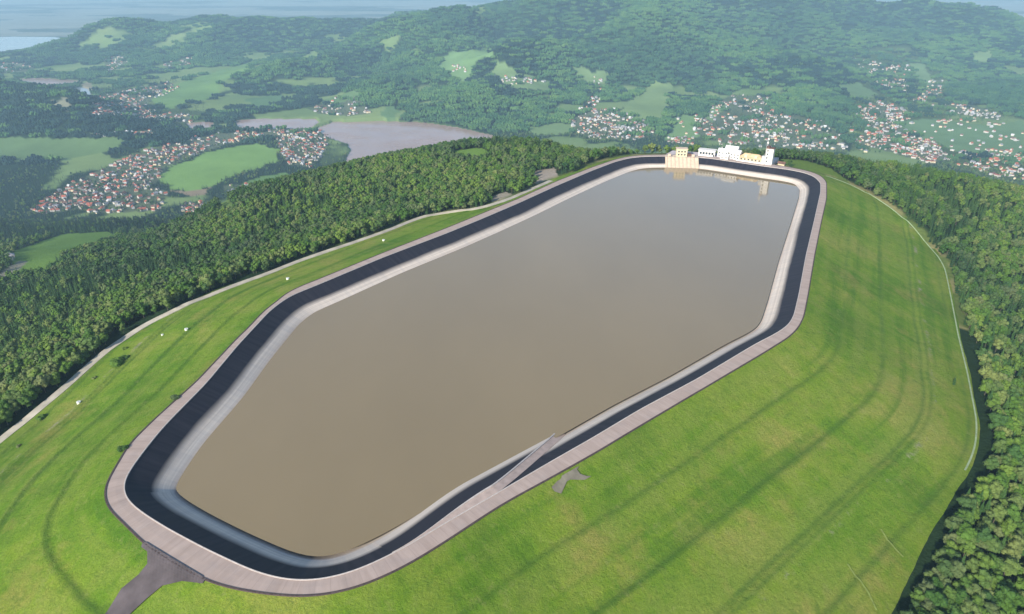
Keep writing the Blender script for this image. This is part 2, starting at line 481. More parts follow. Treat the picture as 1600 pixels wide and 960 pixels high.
keys += [(idx_of(800, 315), 6), (idx_of(869, 284), 5), (idx_of(960, 250), 5), (idx_of(1040, 242), 4), (idx_of(1110, 245), 4), (idx_of(1190, 256), 9), (idx_of(1240, 263), 16), (idx_of(1262, 267), 30)]
# outside the frame the slope keeps its full height
il, ir = tl[0][0], tr[-1][0]
keys += [(idx_of(200, 825), 108), (idx_of(337, 914), 108), (idx_of(520, 927), 108), (idx_of(640, 880), 108)]
keys = sorted(dict(keys).items())
ks = np.array([q[0] for q in keys], float); kd = np.array([q[1] for q in keys], float)
ks = np.concatenate([[ks[-1] - NN], ks, [ks[0] + NN]]); kd = np.concatenate([[kd[-1]], kd, [kd[0]]])
DTOE = np.interp(np.arange(NN), ks, kd)
w = 10; k = np.exp(-0.5 * (np.arange(-w, w + 1) / 5.0) ** 2); k /= k.sum()
DTOE = np.convolve(np.concatenate([DTOE[-w:], DTOE, DTOE[:w]]), k, 'valid')
if __name__ == "__dbg__": print(tl, tr)

# signed distance (positive outside the crest) and nearest crest sample
ctr = RO.mean(0)
def crest_dist(x, y):
    x = np.asarray(x, float).ravel(); y = np.asarray(y, float).ravel()
    D = np.empty(len(x)); I = np.empty(len(x), np.int64)
    for a in range(0, len(x), 20000):
        e = (x[a:a + 20000, None] - RO[None, :, 0]) ** 2 + (y[a:a + 20000, None] - RO[None, :, 1]) ** 2
        i = e.argmin(1); I[a:a + 20000] = i; D[a:a + 20000] = np.sqrt(e[np.arange(len(i)), i])
    ins = inpoly(x, y, RO.tolist())
    return np.where(ins, -D, D), I

# ------------------------------------------------------------------ natural terrain
def P3(px, py, z=None, t=None):
    u, f, d = ray(px, py)
    if t is None: t = (HC - z) / d
    return [float(u * t), float(f * t), float(HC - d * t)]
ctl = []
for i in range(0, NN, 16):
    dt = DTOE[i]; p = RO[i] + NO_s[i] * dt; z = float(prof(dt) * KS[i])
    ctl.append([p[0], p[1], z])
SKY_L = [(850, 228, -18), (740, 226, -30), (650, 242, -42), (560, 261, -52), (450, 286, -70), (360, 310, -90)]
SKY_R = [(1180, 243, -6), (1240, 245, -12), (1300, 252, -24), (1400, 264, -45), (1500, 282, -60), (1600, 304, -78), (1700, 330, -95), (1000, 246, -6), (930, 243, -10)]
for s in SKY_L + SKY_R:
    p = P3(*s); ctl.append(p)
    r = math.hypot(p[0], p[1]); ux, uy = p[0] / r, p[1] / r
    ctl.append([p[0] + ux * 90, p[1] + uy * 90, p[2] - 38])
    ctl.append([p[0] + ux * 450, p[1] + uy * 450, p[2] - 230])
    ctl.append([p[0] + ux * 1000, p[1] + uy * 1000, p[2] - 520])
for s in [(0, 450, -150), (0, 385, -255), (0, 345, -370), (150, 352, -325), (240, 345, -300), (200, 400, -125), (330, 345, -150), (400, 345, -72), (120, 440, -112), (0, 560, -85),
          (-200, 450, -160), (-200, 350, -380), (1600, 480, -72), (1600, 640, -70), (1600, 800, -64), (1500, 350, -50), (1600, 380, -82), (1560, 900, -60), (1800, 600, -110), (1800, 450, -120), (560, 340, -38), (560, 300, -42),
          (700, 270, -24), (800, 260, -16), (900, 250, -10), (1450, 300, -46)]:
    ctl.append(P3(*s))
for (x, y, z) in [(400, 50, -110), (600, 200, -170), (-450, 100, -120), (-700, 300, -190), (0, -300, -150), (400, -300, -200), (-400, -300, -200), (1400, 900, -400), (1300, 300, -400), (-2600, 1200, -600),
                  (-2600, 2600, -700), (0, 3000, -1500), (2500, 2500, -900), (2500, 800, -800), (-1500, 400, -430)]:
    ctl.append([x, y, z])
ctl = np.array(ctl)
CQ = 45.0
def kern(dx, dy): return np.sqrt(dx * dx + dy * dy + CQ * CQ)
K = kern(ctl[:, None, 0] - ctl[None, :, 0], ctl[:, None, 1] - ctl[None, :, 1])
n = len(ctl)
A = np.zeros((n + 3, n + 3)); A[:n, :n] = K + np.eye(n) * -3.0
A[:n, n] = 1; A[:n, n + 1] = ctl[:, 0]; A[:n, n + 2] = ctl[:, 1]; A[n:, :n] = A[:n, n:].T
sol = np.linalg.solve(A, np.concatenate([ctl[:, 2], [0, 0, 0]]))
def near_h(x, y):
    out = np.empty(len(x))
    for a in range(0, len(x), 50000):
        kx = kern(x[a:a + 50000, None] - ctl[None, :, 0], y[a:a + 50000, None] - ctl[None, :, 1])
        out[a:a + 50000] = kx @ sol[:n] + sol[n] + sol[n + 1] * x[a:a + 50000] + sol[n + 2] * y[a:a + 50000]
    return out

VAL = -440.0
RIDGES = [  # (pixel x, pixel y, depth) down each ridge line, then flank slope
    ([(400, 98, 4050), (540, 58, 4500), (700, 24, 4850), (830, 9, 5050), (1000, -8, 5250), (1200, -8, 5500), (1400, 6, 5750), (1500, 13, 5900), (1560, 24, 5900), (1620, 48, 5800), (1750, 92, 5600)], 0.27),
    ([(245, 162, 3550), (320, 125, 3750), (400, 92, 4050)], 0.26),
    ([(700, 15, 4850), (640, 75, 4200), (600, 130, 3650), (590, 165, 3300)], 0.30),
    ([(830, 0, 5050), (800, 60, 4300), (770, 120, 3650), (740, 160, 3300)], 0.30),
    ([(1000, -14, 5250), (1000, 40, 4500), (1010, 90, 3950), (1010, 125, 3600), (985, 165, 3250)], 0.34),
    ([(1200, -14, 5500), (1190, 50, 4600), (1180, 100, 3950), (1120, 140, 3500)], 0.36),
    ([(1190, 50, 4600), (1260, 90, 4100), (1300, 130, 3700), (1320, 175, 3300)], 0.36),
    ([(1620, 34, 5800), (1540, 70, 4950), (1490, 105, 4400), (1460, 120, 4100)], 0.30),
    ([(1700, 120, 3900), (1600, 118, 3900), (1530, 130, 3850), (1490, 150, 3700)], 0.30),
    ([(1700, 215, 2900), (1600, 205, 3000), (1540, 222, 2950)], 0.22),
    ([(-300, 140, 4600), (-60, 100, 4900), (0, 86, 5000), (60, 71, 5150), (110, 61, 5250), (230, 43, 5500), (300, 40, 5800), (370, 35, 5900), (470, 30, 6000), (560, 32, 6200), (640, 30, 6500)], 0.22),
    ([(230, 43, 5500), (225, 80, 4900), (215, 110, 4500), (200, 122, 4300)], 0.30),
    ([(370, 35, 5900), (330, 60, 5200), (290, 95, 4600)], 0.28),
    ([(-400, 85, 3300), (-200, 108, 3300), (0, 135, 3200), (60, 151, 3150), (120, 176, 2950), (180, 200, 2780), (215, 210, 2700)], 0.42),
]
RP = [(np.array([P3(a, b, t=c) for a, b, c in pts]), k) for pts, k in RIDGES]
def far_h(x, y):
    base = VAL + 10 * (fbm(x, y, 900, 3) - 0.5)
    r = np.hypot(x, y)
    base = base - 60 * smoothstep(6200, 7600, r)
    # side valleys climb to the right
    base = base + 60 * smoothstep(900, 2600, x) * smoothstep(2600, 4400, y)
    warp = 260 * (fbm(x, y, 1400, 3) - 0.5)
    warp2 = 260 * (fbm(x + 5000, y - 3000, 1400, 3) - 0.5)
    acc = np.zeros_like(base)
    ku = 28.0
    m = base / ku
    for P, k in RP:
        best = np.full(x.shape, -1e9)
        for a, b in zip(P[:-1], P[1:]):
            ex, ey = b[0] - a[0], b[1] - a[1]; L2 = ex * ex + ey * ey
            t = np.clip(((x - a[0]) * ex + (y - a[1]) * ey) / L2, 0, 1)
            qx = x - a[0] - t * ex; qy = y - a[1] - t * ey
            d = np.hypot(qx, qy)
            wgt = smoothstep(60, 500, d)
            d = np.maximum(0, d + wgt * 0.55 * (warp + warp2 * 0.6))
            h = a[2] + t * (b[2] - a[2]) - k * (np.sqrt(d * d + 90 ** 2) - 90)
            best = np.maximum(best, h)
        m = np.logaddexp(m, best / ku)
    h = m * ku
    up = smoothstep(VAL + 20, VAL + 150, h)
    gul = np.abs(fbm(x, y, 620, 3) - 0.5) * 2
    mid = np.clip((h - VAL) / 380.0, 0, 1); mid = 4 * mid * (1 - mid) * smoothstep(2800, 3700, r)
    h = h + mid * 330 * (fbm(x + 3100, y + 900, 980, 2) - 0.52)
    h = h + up * (gul - 0.28) * -150 * smoothstep(2700, 3600, r) + up * 18 * (fbm(x, y, 140, 3) - 0.5)
    return h

LAKE_Z = VAL - 3
def terrain_h(x, y):
    shp = np.shape(x); x = np.ravel(x).astype(float); y = np.ravel(y).astype(float)
    r = np.hypot(x, y)
    z = np.full(len(x), -1e5)
    nm = r < 3500
    z[nm] = near_h(x[nm], y[nm]) + 9 * (fbm(x[nm], y[nm], 160, 3) - 0.5) * smoothstep(150, 900, r[nm])
    fh = np.where(r > 900, far_h(x, y), VAL)
    ku = 14.0
    z = np.logaddexp(z / ku, fh / ku) * ku
    nz = r < 1250
    D, I = crest_dist(x[nz], y[nz])
    dt = DTOE[I]; q = z[nz]
    zc = prof(np.maximum(D, 0)) * KS[I]
    inner = zc - 0.9 - 0.35 * np.minimum(np.maximum(dt - D, 0), 14) - np.where(D < 0, 22 * smoothstep(0, -8, D), 0)
    # just outside the toe the ground starts from the toe itself
    ztoe = prof(dt) * KS[I]
    e = smoothstep(11, 38, D - dt)
    outer = (ztoe - 0.9 - 0.05 * (D - dt)) * (1 - e) + q * e
    z[nz] = np.where(D < dt, inner, outer)
    return z.reshape(shp)

NA, NR = 861, 985
AZ = np.linspace(math.radians(-60), math.radians(60), NA)
RR = 60.0 * np.exp(np.linspace(0, math.log(60000 / 60.0), NR))
AA, RG = np.meshgrid(AZ, RR, indexing='xy')             # rows = radius
TX = RG * np.sin(AA); TY = RG * np.cos(AA)
TZ = terrain_h(TX, TY)

def grid_uv(x, y):
    a = (np.arctan2(x, y) - AZ[0]) / (AZ[1] - AZ[0])
    r = np.log(np.maximum(np.hypot(x, y), 61) / 60.0) / (math.log(60000 / 60.0) / (NR - 1))
    return np.clip(a, 0, NA - 1.001), np.clip(r, 0, NR - 1.001)
def gsample(Gd, x, y):
    a, r = grid_uv(x, y); ai = a.astype(int); ri = r.astype(int); fa = a - ai; fr = r - ri
    return (Gd[ri, ai] * (1 - fa) + Gd[ri, ai + 1] * fa) * (1 - fr) + (Gd[ri + 1, ai] * (1 - fa) + Gd[ri + 1, ai + 1] * fa) * fr
def ground(x, y): return gsample(TZ, np.asarray(x, float), np.asarray(y, float))
HOR = np.maximum.accumulate((TZ - HC) / RG, axis=0)      # horizon slope from the viewpoint, for leaving out what hills hide

def hit(px, py, tmin=300.0):
    """points of the ground seen along measured lines of sight"""
    px = np.atleast_1d(np.asarray(px, float)); py = np.atleast_1d(np.asarray(py, float))
    u, f, d = ray(px, py)
    ts = tmin * np.exp(np.linspace(0, math.log(40000 / tmin), 900))
    out = np.full((len(px), 3), np.nan)
    for i in range(len(px)):
        x = u[i] * ts; y = f[i] * ts; z = HC - d[i] * ts
        below = z < ground(x, y)
        if below.any():
            j = int(np.argmax(below))
            if j > 0:
                g0 = z[j - 1] - ground(x[j - 1:j], y[j - 1:j])[0]; g1 = z[j] - ground(x[j:j + 1], y[j:j + 1])[0]
                w_ = g0 / (g0 - g1 + 1e-9)
            else: w_ = 1
            q = ts[j - 1] * (1 - w_) + ts[j] * w_
            out[i] = (u[i] * q, f[i] * q, HC - d[i] * q)
    return out

def world_poly(pts, sub=3):
    dens = []
    for i in range(len(pts)):
        a, b = pts[i], pts[(i + 1) % len(pts)]
        for k in range(sub): dens.append((a[0] + (b[0] - a[0]) * k / sub, a[1] + (b[1] - a[1]) * k / sub))
    h = hit([p[0] for p in dens], [p[1] for p in dens])
    h = h[~np.isnan(h[:, 0])]
    return h

# land cover: outline, colour
FIELDS = [
    ([(-60, 214), (185, 216), (196, 222), (165, 238), (100, 252), (0, 246), (-60, 246)], (0.105, 0.165, 0.060)),
    ([(245, 276), (270, 262), (330, 236), (400, 224), (440, 236), (432, 254), (380, 270), (330, 290), (300, 298), (262, 296)], (0.150, 0.250, 0.060)),
    ([(262, 297), (300, 299), (330, 291), (320, 302), (285, 306)], (0.36, 0.27, 0.18)),
    ([(235, 160), (262, 136), (330, 114), (400, 94), (385, 112), (345, 128), (342, 150), (300, 160), (258, 172)], (0.130, 0.220, 0.065)),
    ([(676, 104), (700, 85), (765, 74), (775, 88), (745, 95), (738, 110), (728, 132), (708, 122)], (0.130, 0.215, 0.080)),
    ([(762, 118), (780, 92), (812, 114), (862, 128), (860, 143), (800, 138)], (0.150, 0.220, 0.085)),
    ([(893, 106), (905, 102), (925, 112), (953, 112), (946, 130), (924, 130), (903, 122)], (0.150, 0.220, 0.085)),
    ([(962, 180), (990, 152), (1024, 124), (1048, 130), (1046, 160), (1036, 190), (1000, 186)], (0.165, 0.230, 0.085)),
    ([(1036, 212), (1060, 180), (1086, 180), (1092, 212), (1072, 224), (1040, 220)], (0.150, 0.240, 0.085)),
    ([(818, 202), (870, 192), (900, 196), (892, 210), (830, 213)], (0.150, 0.220, 0.085)),
    ([(1110, 165), (1130, 158), (1136, 170), (1112, 190), (1104, 186)], (0.150, 0.220, 0.085)),
    ([(1400, 190), (1462, 185), (1540, 196), (1600, 188), (1600, 258), (1500, 238), (1430, 212)], (0.110, 0.180, 0.075)),
    ([(1310, 134), (1340, 128), (1372, 148), (1340, 156)], (0.120, 0.190, 0.075)),
    ([(1520, 82), (1552, 78), (1548, 98), (1522, 96)], (0.150, 0.220, 0.085)),
    ([(1420, 100), (1440, 98), (1460, 128), (1446, 140)], (0.130, 0.200, 0.080)),
    ([(380, 155), (440, 148), (452, 160), (400, 170)], (0.090, 0.160, 0.065)),
    ([(590, 180), (612, 158), (622, 176), (610, 188)], (0.100, 0.170, 0.065)),
    ([(504, 158), (556, 140), (562, 150), (520, 166)], (0.110, 0.180, 0.065)),
    ([(705, 236), (752, 231), (772, 243), (738, 254), (712, 250)], (0.150, 0.255, 0.050)),
    ([(20, 392), (100, 366), (176, 362), (182, 374), (140, 390), (100, 404), (66, 430), (20, 432)], (0.170, 0.290, 0.055)),
    ([(-20, 440), (30, 408), (44, 408), (10, 440), (-20, 452)], (0.30, 0.28, 0.22)),
    ([(364, 294), (400, 278), (452, 270), (452, 282), (400, 296), (370, 306)], (0.110, 0.190, 0.055)),
    ([(338, 318), (352, 308), (368, 322), (362, 334), (346, 330)], (0.130, 0.200, 0.060)),
    ([(834, 268), (866, 262), (872, 275), (884, 281), (845, 292), (836, 286)], (0.42, 0.35, 0.29)),
    ([(770, 306), (790, 300), (806, 306), (778, 318), (768, 318)], (0.44, 0.38, 0.31)),
    ([(80, 162), (104, 152), (112, 158), (100, 176), (84, 170)], (0.30, 0.29, 0.20)),
    ([(126, 132), (140, 126), (148, 138), (138, 144)], (0.34, 0.30, 0.20)),
]
OPEN = [[(95, 125), (150, 128), (270, 122), (320, 150), (330, 196), (500, 186), (500, 206), (420, 206), (330, 208), (240, 206), (200, 190), (130, 185), (95, 182)],
        [(1320, 84), (1430, 98), (1480, 120), (1480, 160), (1580, 180), (1620, 200), (1620, 300), (1500, 262), (1440, 240), (1330, 236), (1330, 168), (1350, 150)],
        [(500, 196), (560, 188), (556, 262), (500, 262)], [(1040, 215), (1110, 190), (1240, 190), (1330, 236), (1060, 232)]]
FAR_GRASS = [(1206, 252), (1222, 243), (1262, 245), (1300, 255), (1340, 276), (1385, 312), (1380, 325), (1330, 290), (1296, 270), (1258, 264)]
WATERS = [
    ('lake_water', [(497, 200), (520, 191), (590, 189), (660, 191), (720, 200), (770, 212), (760, 236), (640, 262), (540, 262), (540, 246), (548, 238), (544, 226), (506, 214)], 'lake'),
    ('lake_water', [(366, 190), (398, 186), (492, 186), (498, 192), (486, 201), (420, 202), (372, 200)], 'lake'),
    ('lake_water', [(290, 192), (330, 190), (336, 199), (300, 203)], 'lake'),
    ('lake_water', [(18, 124), (60, 122), (112, 125), (132, 128), (110, 134), (66, 138), (40, 134)], 'lake'),
    ('river_water', [(105, 178), (118, 160), (124, 146), (118, 136), (134, 138), (146, 146), (140, 160), (122, 180)], 'river'),
]
FARLAKE = [(-80, 62), (-40, 59), (20, 57.5), (80, 58), (104, 60), (92, 64), (60, 76), (20, 92), (-80, 110)]
VILL = [  # outline, number of houses, share of red roofs, place words
    ([(42, 332), (110, 288), (160, 264), (200, 245), (262, 226), (330, 209), (420, 204), (430, 214), (350, 226), (300, 245), (262, 262), (246, 284), (150, 322), (70, 334)], 330, .6, 'in the long town on the left valley floor'),
    ([(420, 202), (500, 203), (512, 216), (508, 240), (486, 262), (450, 258), (440, 240), (436, 226)], 150, .35, 'in the town quarter beside the brown lake'),
    ([(230, 290), (262, 300), (250, 330), (150, 334), (120, 326)], 38, .5, 'on the near side of the left valley town'),
    ([(280, 318), (318, 316), (322, 334), (286, 336)], 9, .5, 'on the wooded rise behind the left forest'),
    ([(350, 290), (396, 288), (390, 300), (352, 304)], 6, .4, 'near the green meadow below the spur'),
    ([(136, 182), (150, 152), (200, 142), (262, 128), (282, 138), (230, 160), (240, 186), (180, 186)], 170, .5, ''),
    ([(215, 170), (300, 180), (300, 192), (232, 190)], 30, .4, ''),
    ([(480, 170), (530, 152), (560, 152), (580, 178), (550, 182), (500, 178)], 34, .2, ''),
    ([(888, 188), (930, 172), (960, 170), (1012, 190), (1024, 212), (986, 220), (930, 218), (902, 208)], 170, .35, 'in the village behind the far bank'),
    ([(904, 172), (932, 146), (940, 156), (925, 172)], 22, .3, ''),
    ([(1086, 200), (1110, 168), (1140, 148), (1200, 152), (1214, 176), (1236, 196), (1220, 228), (1150, 226), (1100, 218)], 120, .35, ''),
    ([(1040, 214), (1086, 214), (1084, 226), (1046, 224)], 18, .3, ''),
    ([(1180, 190), (1216, 176), (1290, 190), (1318, 216), (1320, 236), (1220, 232)], 70, .2, ''),
    ([(1326, 90), (1360, 96), (1425, 104), (1430, 118), (1374, 120), (1350, 112)], 60, .2, ''),
    ([(1364, 122), (1420, 126), (1416, 142), (1380, 146)], 60, .45, ''),
    ([(1338, 172), (1370, 158), (1416, 168), (1410, 206), (1370, 206), (1342, 188)], 90, .35, ''),
    ([(1454, 126), (1472, 124), (1476, 148), (1448, 154), (1430, 158)], 30, .4, ''),
    ([(1470, 160), (1520, 164), (1568, 182), (1560, 188), (1480, 176)], 40, .2, ''),
    ([(1334, 222), (1352, 206), (1430, 208), (1470, 228), (1486, 250), (1450, 256), (1400, 240)], 150, .55, 'in the village below the right forest'),
    ([(1510, 252), (1546, 234), (1610, 240), (1610, 285), (1560, 276), (1526, 268)], 60, .45, 'in the village at the right picture edge'),
    ([(160, 92), (196, 86), (204, 100), (170, 114)], 26, .4, ''),
    ([(252, 100), (300, 90), (300, 104), (264, 108)], 16, .4, ''),
    ([(0, 98), (50, 100), (52, 112), (0, 116)], 18, .4, ''),
    ([(690, 104), (730, 102), (732, 114), (700, 114)], 12, .4, ''),
    ([(768, 118), (840, 122), (860, 130), (790, 132)], 18, .2, ''),
    ([(930, 134), (926, 118), (950, 128), (934, 146)], 8, .3, ''),
    ([(0, 398), (18, 396), (18, 408), (0, 410)], 2, .0, 'on the hillside at the left picture edge'),
    ([(1330, 170), (1450, 140), (1600, 200), (1600, 290), (1500, 262), (1330, 236)], 110, .45, ''),
    ([(1050, 170), (1240, 160), (1330, 236), (1060, 226)], 60, .35, ''),
    ([(138, 208), (180, 208), (240, 204), (240, 210), (150, 214)], 18, .4, 'in the row behind the green field'),
]
fpolys = [(world_poly(p)[:, :2], c) for p, c in FIELDS]
def plane_poly(pts, z, sub=4):
    q = []
    for i in range(len(pts)):
        a, b = pts[i], pts[(i + 1) % len(pts)]
        q += [(a[0] + (b[0] - a[0]) * k / sub, a[1] + (b[1] - a[1]) * k / sub) for k in range(sub)]
    P = W([p[0] for p in q], [p[1] for p in q], z)
    return np.concatenate([P, np.full((len(P), 1), float(z))], 1)
wpolys = [(nm, plane_poly(p, -443.0), m) for nm, p, m in WATERS]
vpolys = [world_poly(v[0])[:, :2] for v in VILL]
opolys = [plane_poly(p, -435.0)[:, :2] for p in OPEN]
fpolys.append((plane_poly(FAR_GRASS, -4.0)[:, :2], (0.15, 0.23, 0.045)))

fm = np.zeros(TX.shape); fcol = np.zeros(TX.shape + (3,)); vm = np.zeros(TX.shape, bool); wm = np.zeros(TX.shape, bool)
def bbox_mask(P, pad=0):
    return (TX > P[:, 0].min() - pad) & (TX < P[:, 0].max() + pad) & (TY > P[:, 1].min() - pad) & (TY < P[:, 1].max() + pad)
wx = 22 * (fbm(TX, TY, 60, 3) - 0.5) * smoothstep(500, 2500, RG); wy = 22 * (fbm(TX + 999, TY, 60, 3) - 0.5) * smoothstep(500, 2500, RG)
for P, c in fpolys:
    if len(P) < 3: continue
    b = bbox_mask(P, 30); q = np.zeros(TX.shape, bool); q[b] = inpoly(TX[b] + wx[b] * 2, TY[b] + wy[b] * 2, P.tolist())
    fm[q] = 1; fcol[q] = np.array(c) * (1.55 if np.hypot(*P.mean(0)) > 1300 and c[1] > c[0] * 1.2 else 1.0)
for P, v_ in zip(vpolys, VILL):
    if len(P) < 3 or v_[1] in (110, 60): continue
    b = bbox_mask(P, 30); q = np.zeros(TX.shape, bool); q[b] = inpoly(TX[b] + wx[b], TY[b] + wy[b], P.tolist())
    vm |= q
om = np.zeros(TX.shape, bool)
for P in opolys:
    b = bbox_mask(P, 30); q = np.zeros(TX.shape, bool); q[b] = inpoly(TX[b] + wx[b], TY[b] + wy[b], P.tolist())
    om |= q & (TZ < VAL + 90)
# water bodies are sunk into the ground, each at its own level
water_defs = []
for nm, P, m in wpolys:
    if len(P) < 3: continue
    lvl = -443.0
    b = bbox_mask(P, 60); q = np.zeros(TX.shape, bool); q[b] = inpoly(TX[b] + wx[b] * .6, TY[b] + wy[b] * .6, P[:, :2].tolist())
    near_w = np.zeros(TX.shape, bool)
    TZ[q] = lvl - 6
    wm |= q
    water_defs.append((nm, P, lvl, m))
# ring around the water stays above its level
for nm, P, lvl, m in water_defs:
    b = bbox_mask(P, 250) & ~wm & (TZ < lvl + 1.5)
    TZ[b] = lvl + 1.5

# height above the valley decides woods or open land
slope_y = np.gradient(TZ, axis=0) / np.gradient(RG, axis=0)
slope_x = np.gradient(TZ, axis=1) / (RG * (AZ[1] - AZ[0]))
steep = np.hypot(slope_x, slope_y)
n1 = fbm(TX, TY, 420, 4); n2_ = fbm(TX + 7777, TY, 180, 4)
nearhill = smoothstep(2100, 1500, RG)
floor_ = smoothstep(VAL + 60, VAL + 22, TZ) * (1 - nearhill)
wood = np.ones(TX.shape)
wood = wood * (1 - floor_) + floor_ * smoothstep(0.41, 0.50, n1 * 0.5 + n2_ * 0.5)
# the left foreground valley is mostly dark wood strips
leftv = smoothstep(-700, -1100, TX) * smoothstep(3300, 2800, RG)
wood = np.maximum(wood, leftv * smoothstep(0.40, 0.46, n2_))
farclear = smoothstep(0.61, 0.66, fbm(TX - 2500, TY, 330, 4)) * smoothstep(4300, 4800, RG) * (TX < -200)
wood = wood * (1 - 0.9 * farclear)
wood = np.where(om, wood * 0.30 + 0.05, wood)
wood = np.where(fm > 0, 0, wood)
wood = np.where(vm, wood * 0.15 + 0.24, wood)
wood = np.where(wm, 0, wood)
wood = np.where(RG > 7600, 0, wood)
WOOD = wood
# colours
patch = fbm(TX * 1.0, TY * 1.0, 260, 2)
open_c = np.stack([0.14 + 0.16 * patch, 0.24 + 0.14 * patch, 0.07 + 0.07 * patch], -1)
wood_c = np.array([0.022, 0.045, 0.018])
col = open_c * (1 - smoothstep(0.1, 0.5, wood))[..., None] + wood_c * smoothstep(0.1, 0.5, wood)[..., None]
vc = np.array([0.16, 0.19, 0.11]) + 0.10 * (n2_[..., None] - 0.5)
col = np.where(vm[..., None], vc, col)
col = np.where(fm[..., None] > 0, fcol * (0.85 + 0.3 * n2_[..., None]), col)
dm = (RG > 560) & (RG < 1150) & (np.abs(TX) < 700)
Dq, Iq = crest_dist(TX[dm], TY[dm])
vg = smoothstep(15, 7, Dq - DTOE[Iq])[:, None]
gcol = np.array([0.14, 0.19, 0.05]) + np.array([0.16, 0.09, 0.07]) * smoothstep(.5, .62, fbm(TX[dm], TY[dm], 25, 3))[:, None]
col[dm] = col[dm] * (1 - vg) + gcol * vg
# the far plain: strips of fields, woods and settlements
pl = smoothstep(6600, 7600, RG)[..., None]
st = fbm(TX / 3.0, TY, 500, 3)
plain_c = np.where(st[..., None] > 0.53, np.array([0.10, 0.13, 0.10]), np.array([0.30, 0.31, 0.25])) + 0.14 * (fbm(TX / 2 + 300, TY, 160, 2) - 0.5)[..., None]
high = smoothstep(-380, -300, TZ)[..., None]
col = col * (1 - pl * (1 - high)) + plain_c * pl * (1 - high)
col = np.clip(col, 0.01, 0.7)

me_faces = None
idx = np.arange(NR * NA).reshape(NR, NA)
F4 = np.stack([idx[:-1, :-1], idx[:-1, 1:], idx[1:, 1:], idx[1:, :-1]], -1).reshape(-1, 4)[:, ::-1]
me = mesh_from("hills", np.stack([TX, TY, TZ], -1).reshape(-1, 3), np.ascontiguousarray(F4), [M['terrain']], smooth=True)
at = me.color_attributes.new("col", 'FLOAT_COLOR', 'POINT')
cc = np.ones((NR * NA, 4), np.float32); cc[:, :3] = col.reshape(-1, 3)
at.data.foreach_set("color", cc.ravel())
tag(obj("hills", me), kind='structure')

# ------------------------------------------------------------------ ring sheets that follow the crest
def ring(name, rows, mats, svals, dvals, kind='structure', smooth=True, fm_=None):
    """rows: list of (N,3) closed lines; dvals: the metres-down value of each row"""
    n = len(rows[0]); R = len(rows)
    V = np.concatenate(rows + [])                       # open seam duplicated for clean coordinates
    V = np.stack(rows, 0); V = np.concatenate([V, V[:, :1]], 1)
    ii = np.arange(R * (n + 1)).reshape(R, n + 1)
    Fq = np.stack([ii[:-1, :-1], ii[:-1, 1:], ii[1:, 1:], ii[1:, :-1]], -1).reshape(-1, 4)
    me = mesh_from(name, V.reshape(-1, 3), np.ascontiguousarray(Fq), mats, smooth=smooth)
    a = me.attributes.new("sd", 'FLOAT_VECTOR', 'POINT')
    S = np.concatenate([svals, [svals[-1] + 2]])
    D = np.stack([np.broadcast_to(np.asarray(d, float), (n,)) for d in dvals], 0); D = np.concatenate([D, D[:, :1]], 1)
    sdv = np.stack([np.broadcast_to(S[None], D.shape), D, np.zeros_like(D)], -1).astype(np.float32)
    a.data.foreach_set("vector", sdv.ravel())
    # faces up
    if me.polygons[0].normal.z < 0:
        me.flip_normals()
    o = obj(name, me); tag(o, kind=kind); return o

def off(Pb, Nb, d, z):
    d = np.broadcast_to(np.asarray(d, float), (len(Pb),)); z = np.broadcast_to(np.asarray(z, float), (len(Pb),))
    return np.concatenate([Pb + Nb * d[:, None], z[:, None]], 1)

rows, dv = [], []
fr = np.linspace(0, 1, 96)
for f_ in fr:
    d = 0.55 + f_ * (DTOE + 14 - 0.55)
    z = prof(d) * KS + 0.7 * (fbm(RO[:, 0] + NO_s[:, 0] * d, RO[:, 1] + NO_s[:, 1] * d, 22, 3) - 0.5) * smoothstep(2, 15, d)
    rows.append(off(RO, NO_s, d, z - (0.0 if f_ < 1 else 3))); dv.append(d)
ring("grass_embankment", rows, [M['grass']], SI, dv)
# crest road sheet with small camber
ring("crest_road", [off(RO, NO_s, 0.0, 0.02), off(INNC, NI, wid * 0.5, 0.10), off(INNC, NI, 0.35, 0.04)], [M['road']], SI, [wid, wid * 0.5, 0.0], smooth=False)
ring("outer_kerb", [off(RO, NO_s, 0.75, -0.9), off(RO, NO_s, 0.7, 0.22), off(RO, NO_s, 0.0, 0.24), off(RO, NO_s, -0.02, -0.2)], [M['kerb']], SI, [0, 1, 2, 3], smooth=False)
ring("inner_kerb", [off(INNC, NI, 0.36, -0.2), off(INNC, NI, 0.34, 0.30), off(INNC, NI, -0.05, 0.30), off(INNC, NI, -0.12, -0.3)], [M['palekerb']], SI, [0, 1, 2, 3], smooth=False)
# lining: 1 in 2 slope down below the water
WZ = -7.9
rl, dl = [], []
for d in (0.1, 2, 4, 6, 8, 10, 12, 14, 16, 18, 20, 22, 25):
    rl.append(off(INNC, NI, -d, -0.05 - 0.5 * d)); dl.append(d)
ring("basin_lining", rl, [M['lining']], SI, dl)
# reservoir water
WE = INNC - NI * 18.5
step_ = 3
bm = bmesh.new()
vs = [bm.verts.new((p[0], p[1], WZ)) for p in WE[::step_]]
bm.faces.new(vs)
bmesh.ops.triangulate(bm, faces=bm.faces[:])
me = bpy.data.meshes.new("reservoir_water"); bm.to_mesh(me); bm.free()
if me.polygons[0].normal.z < 0: me.flip_normals()
me.materials.append(M['water'])
tag(obj("reservoir_water", me), kind='structure')

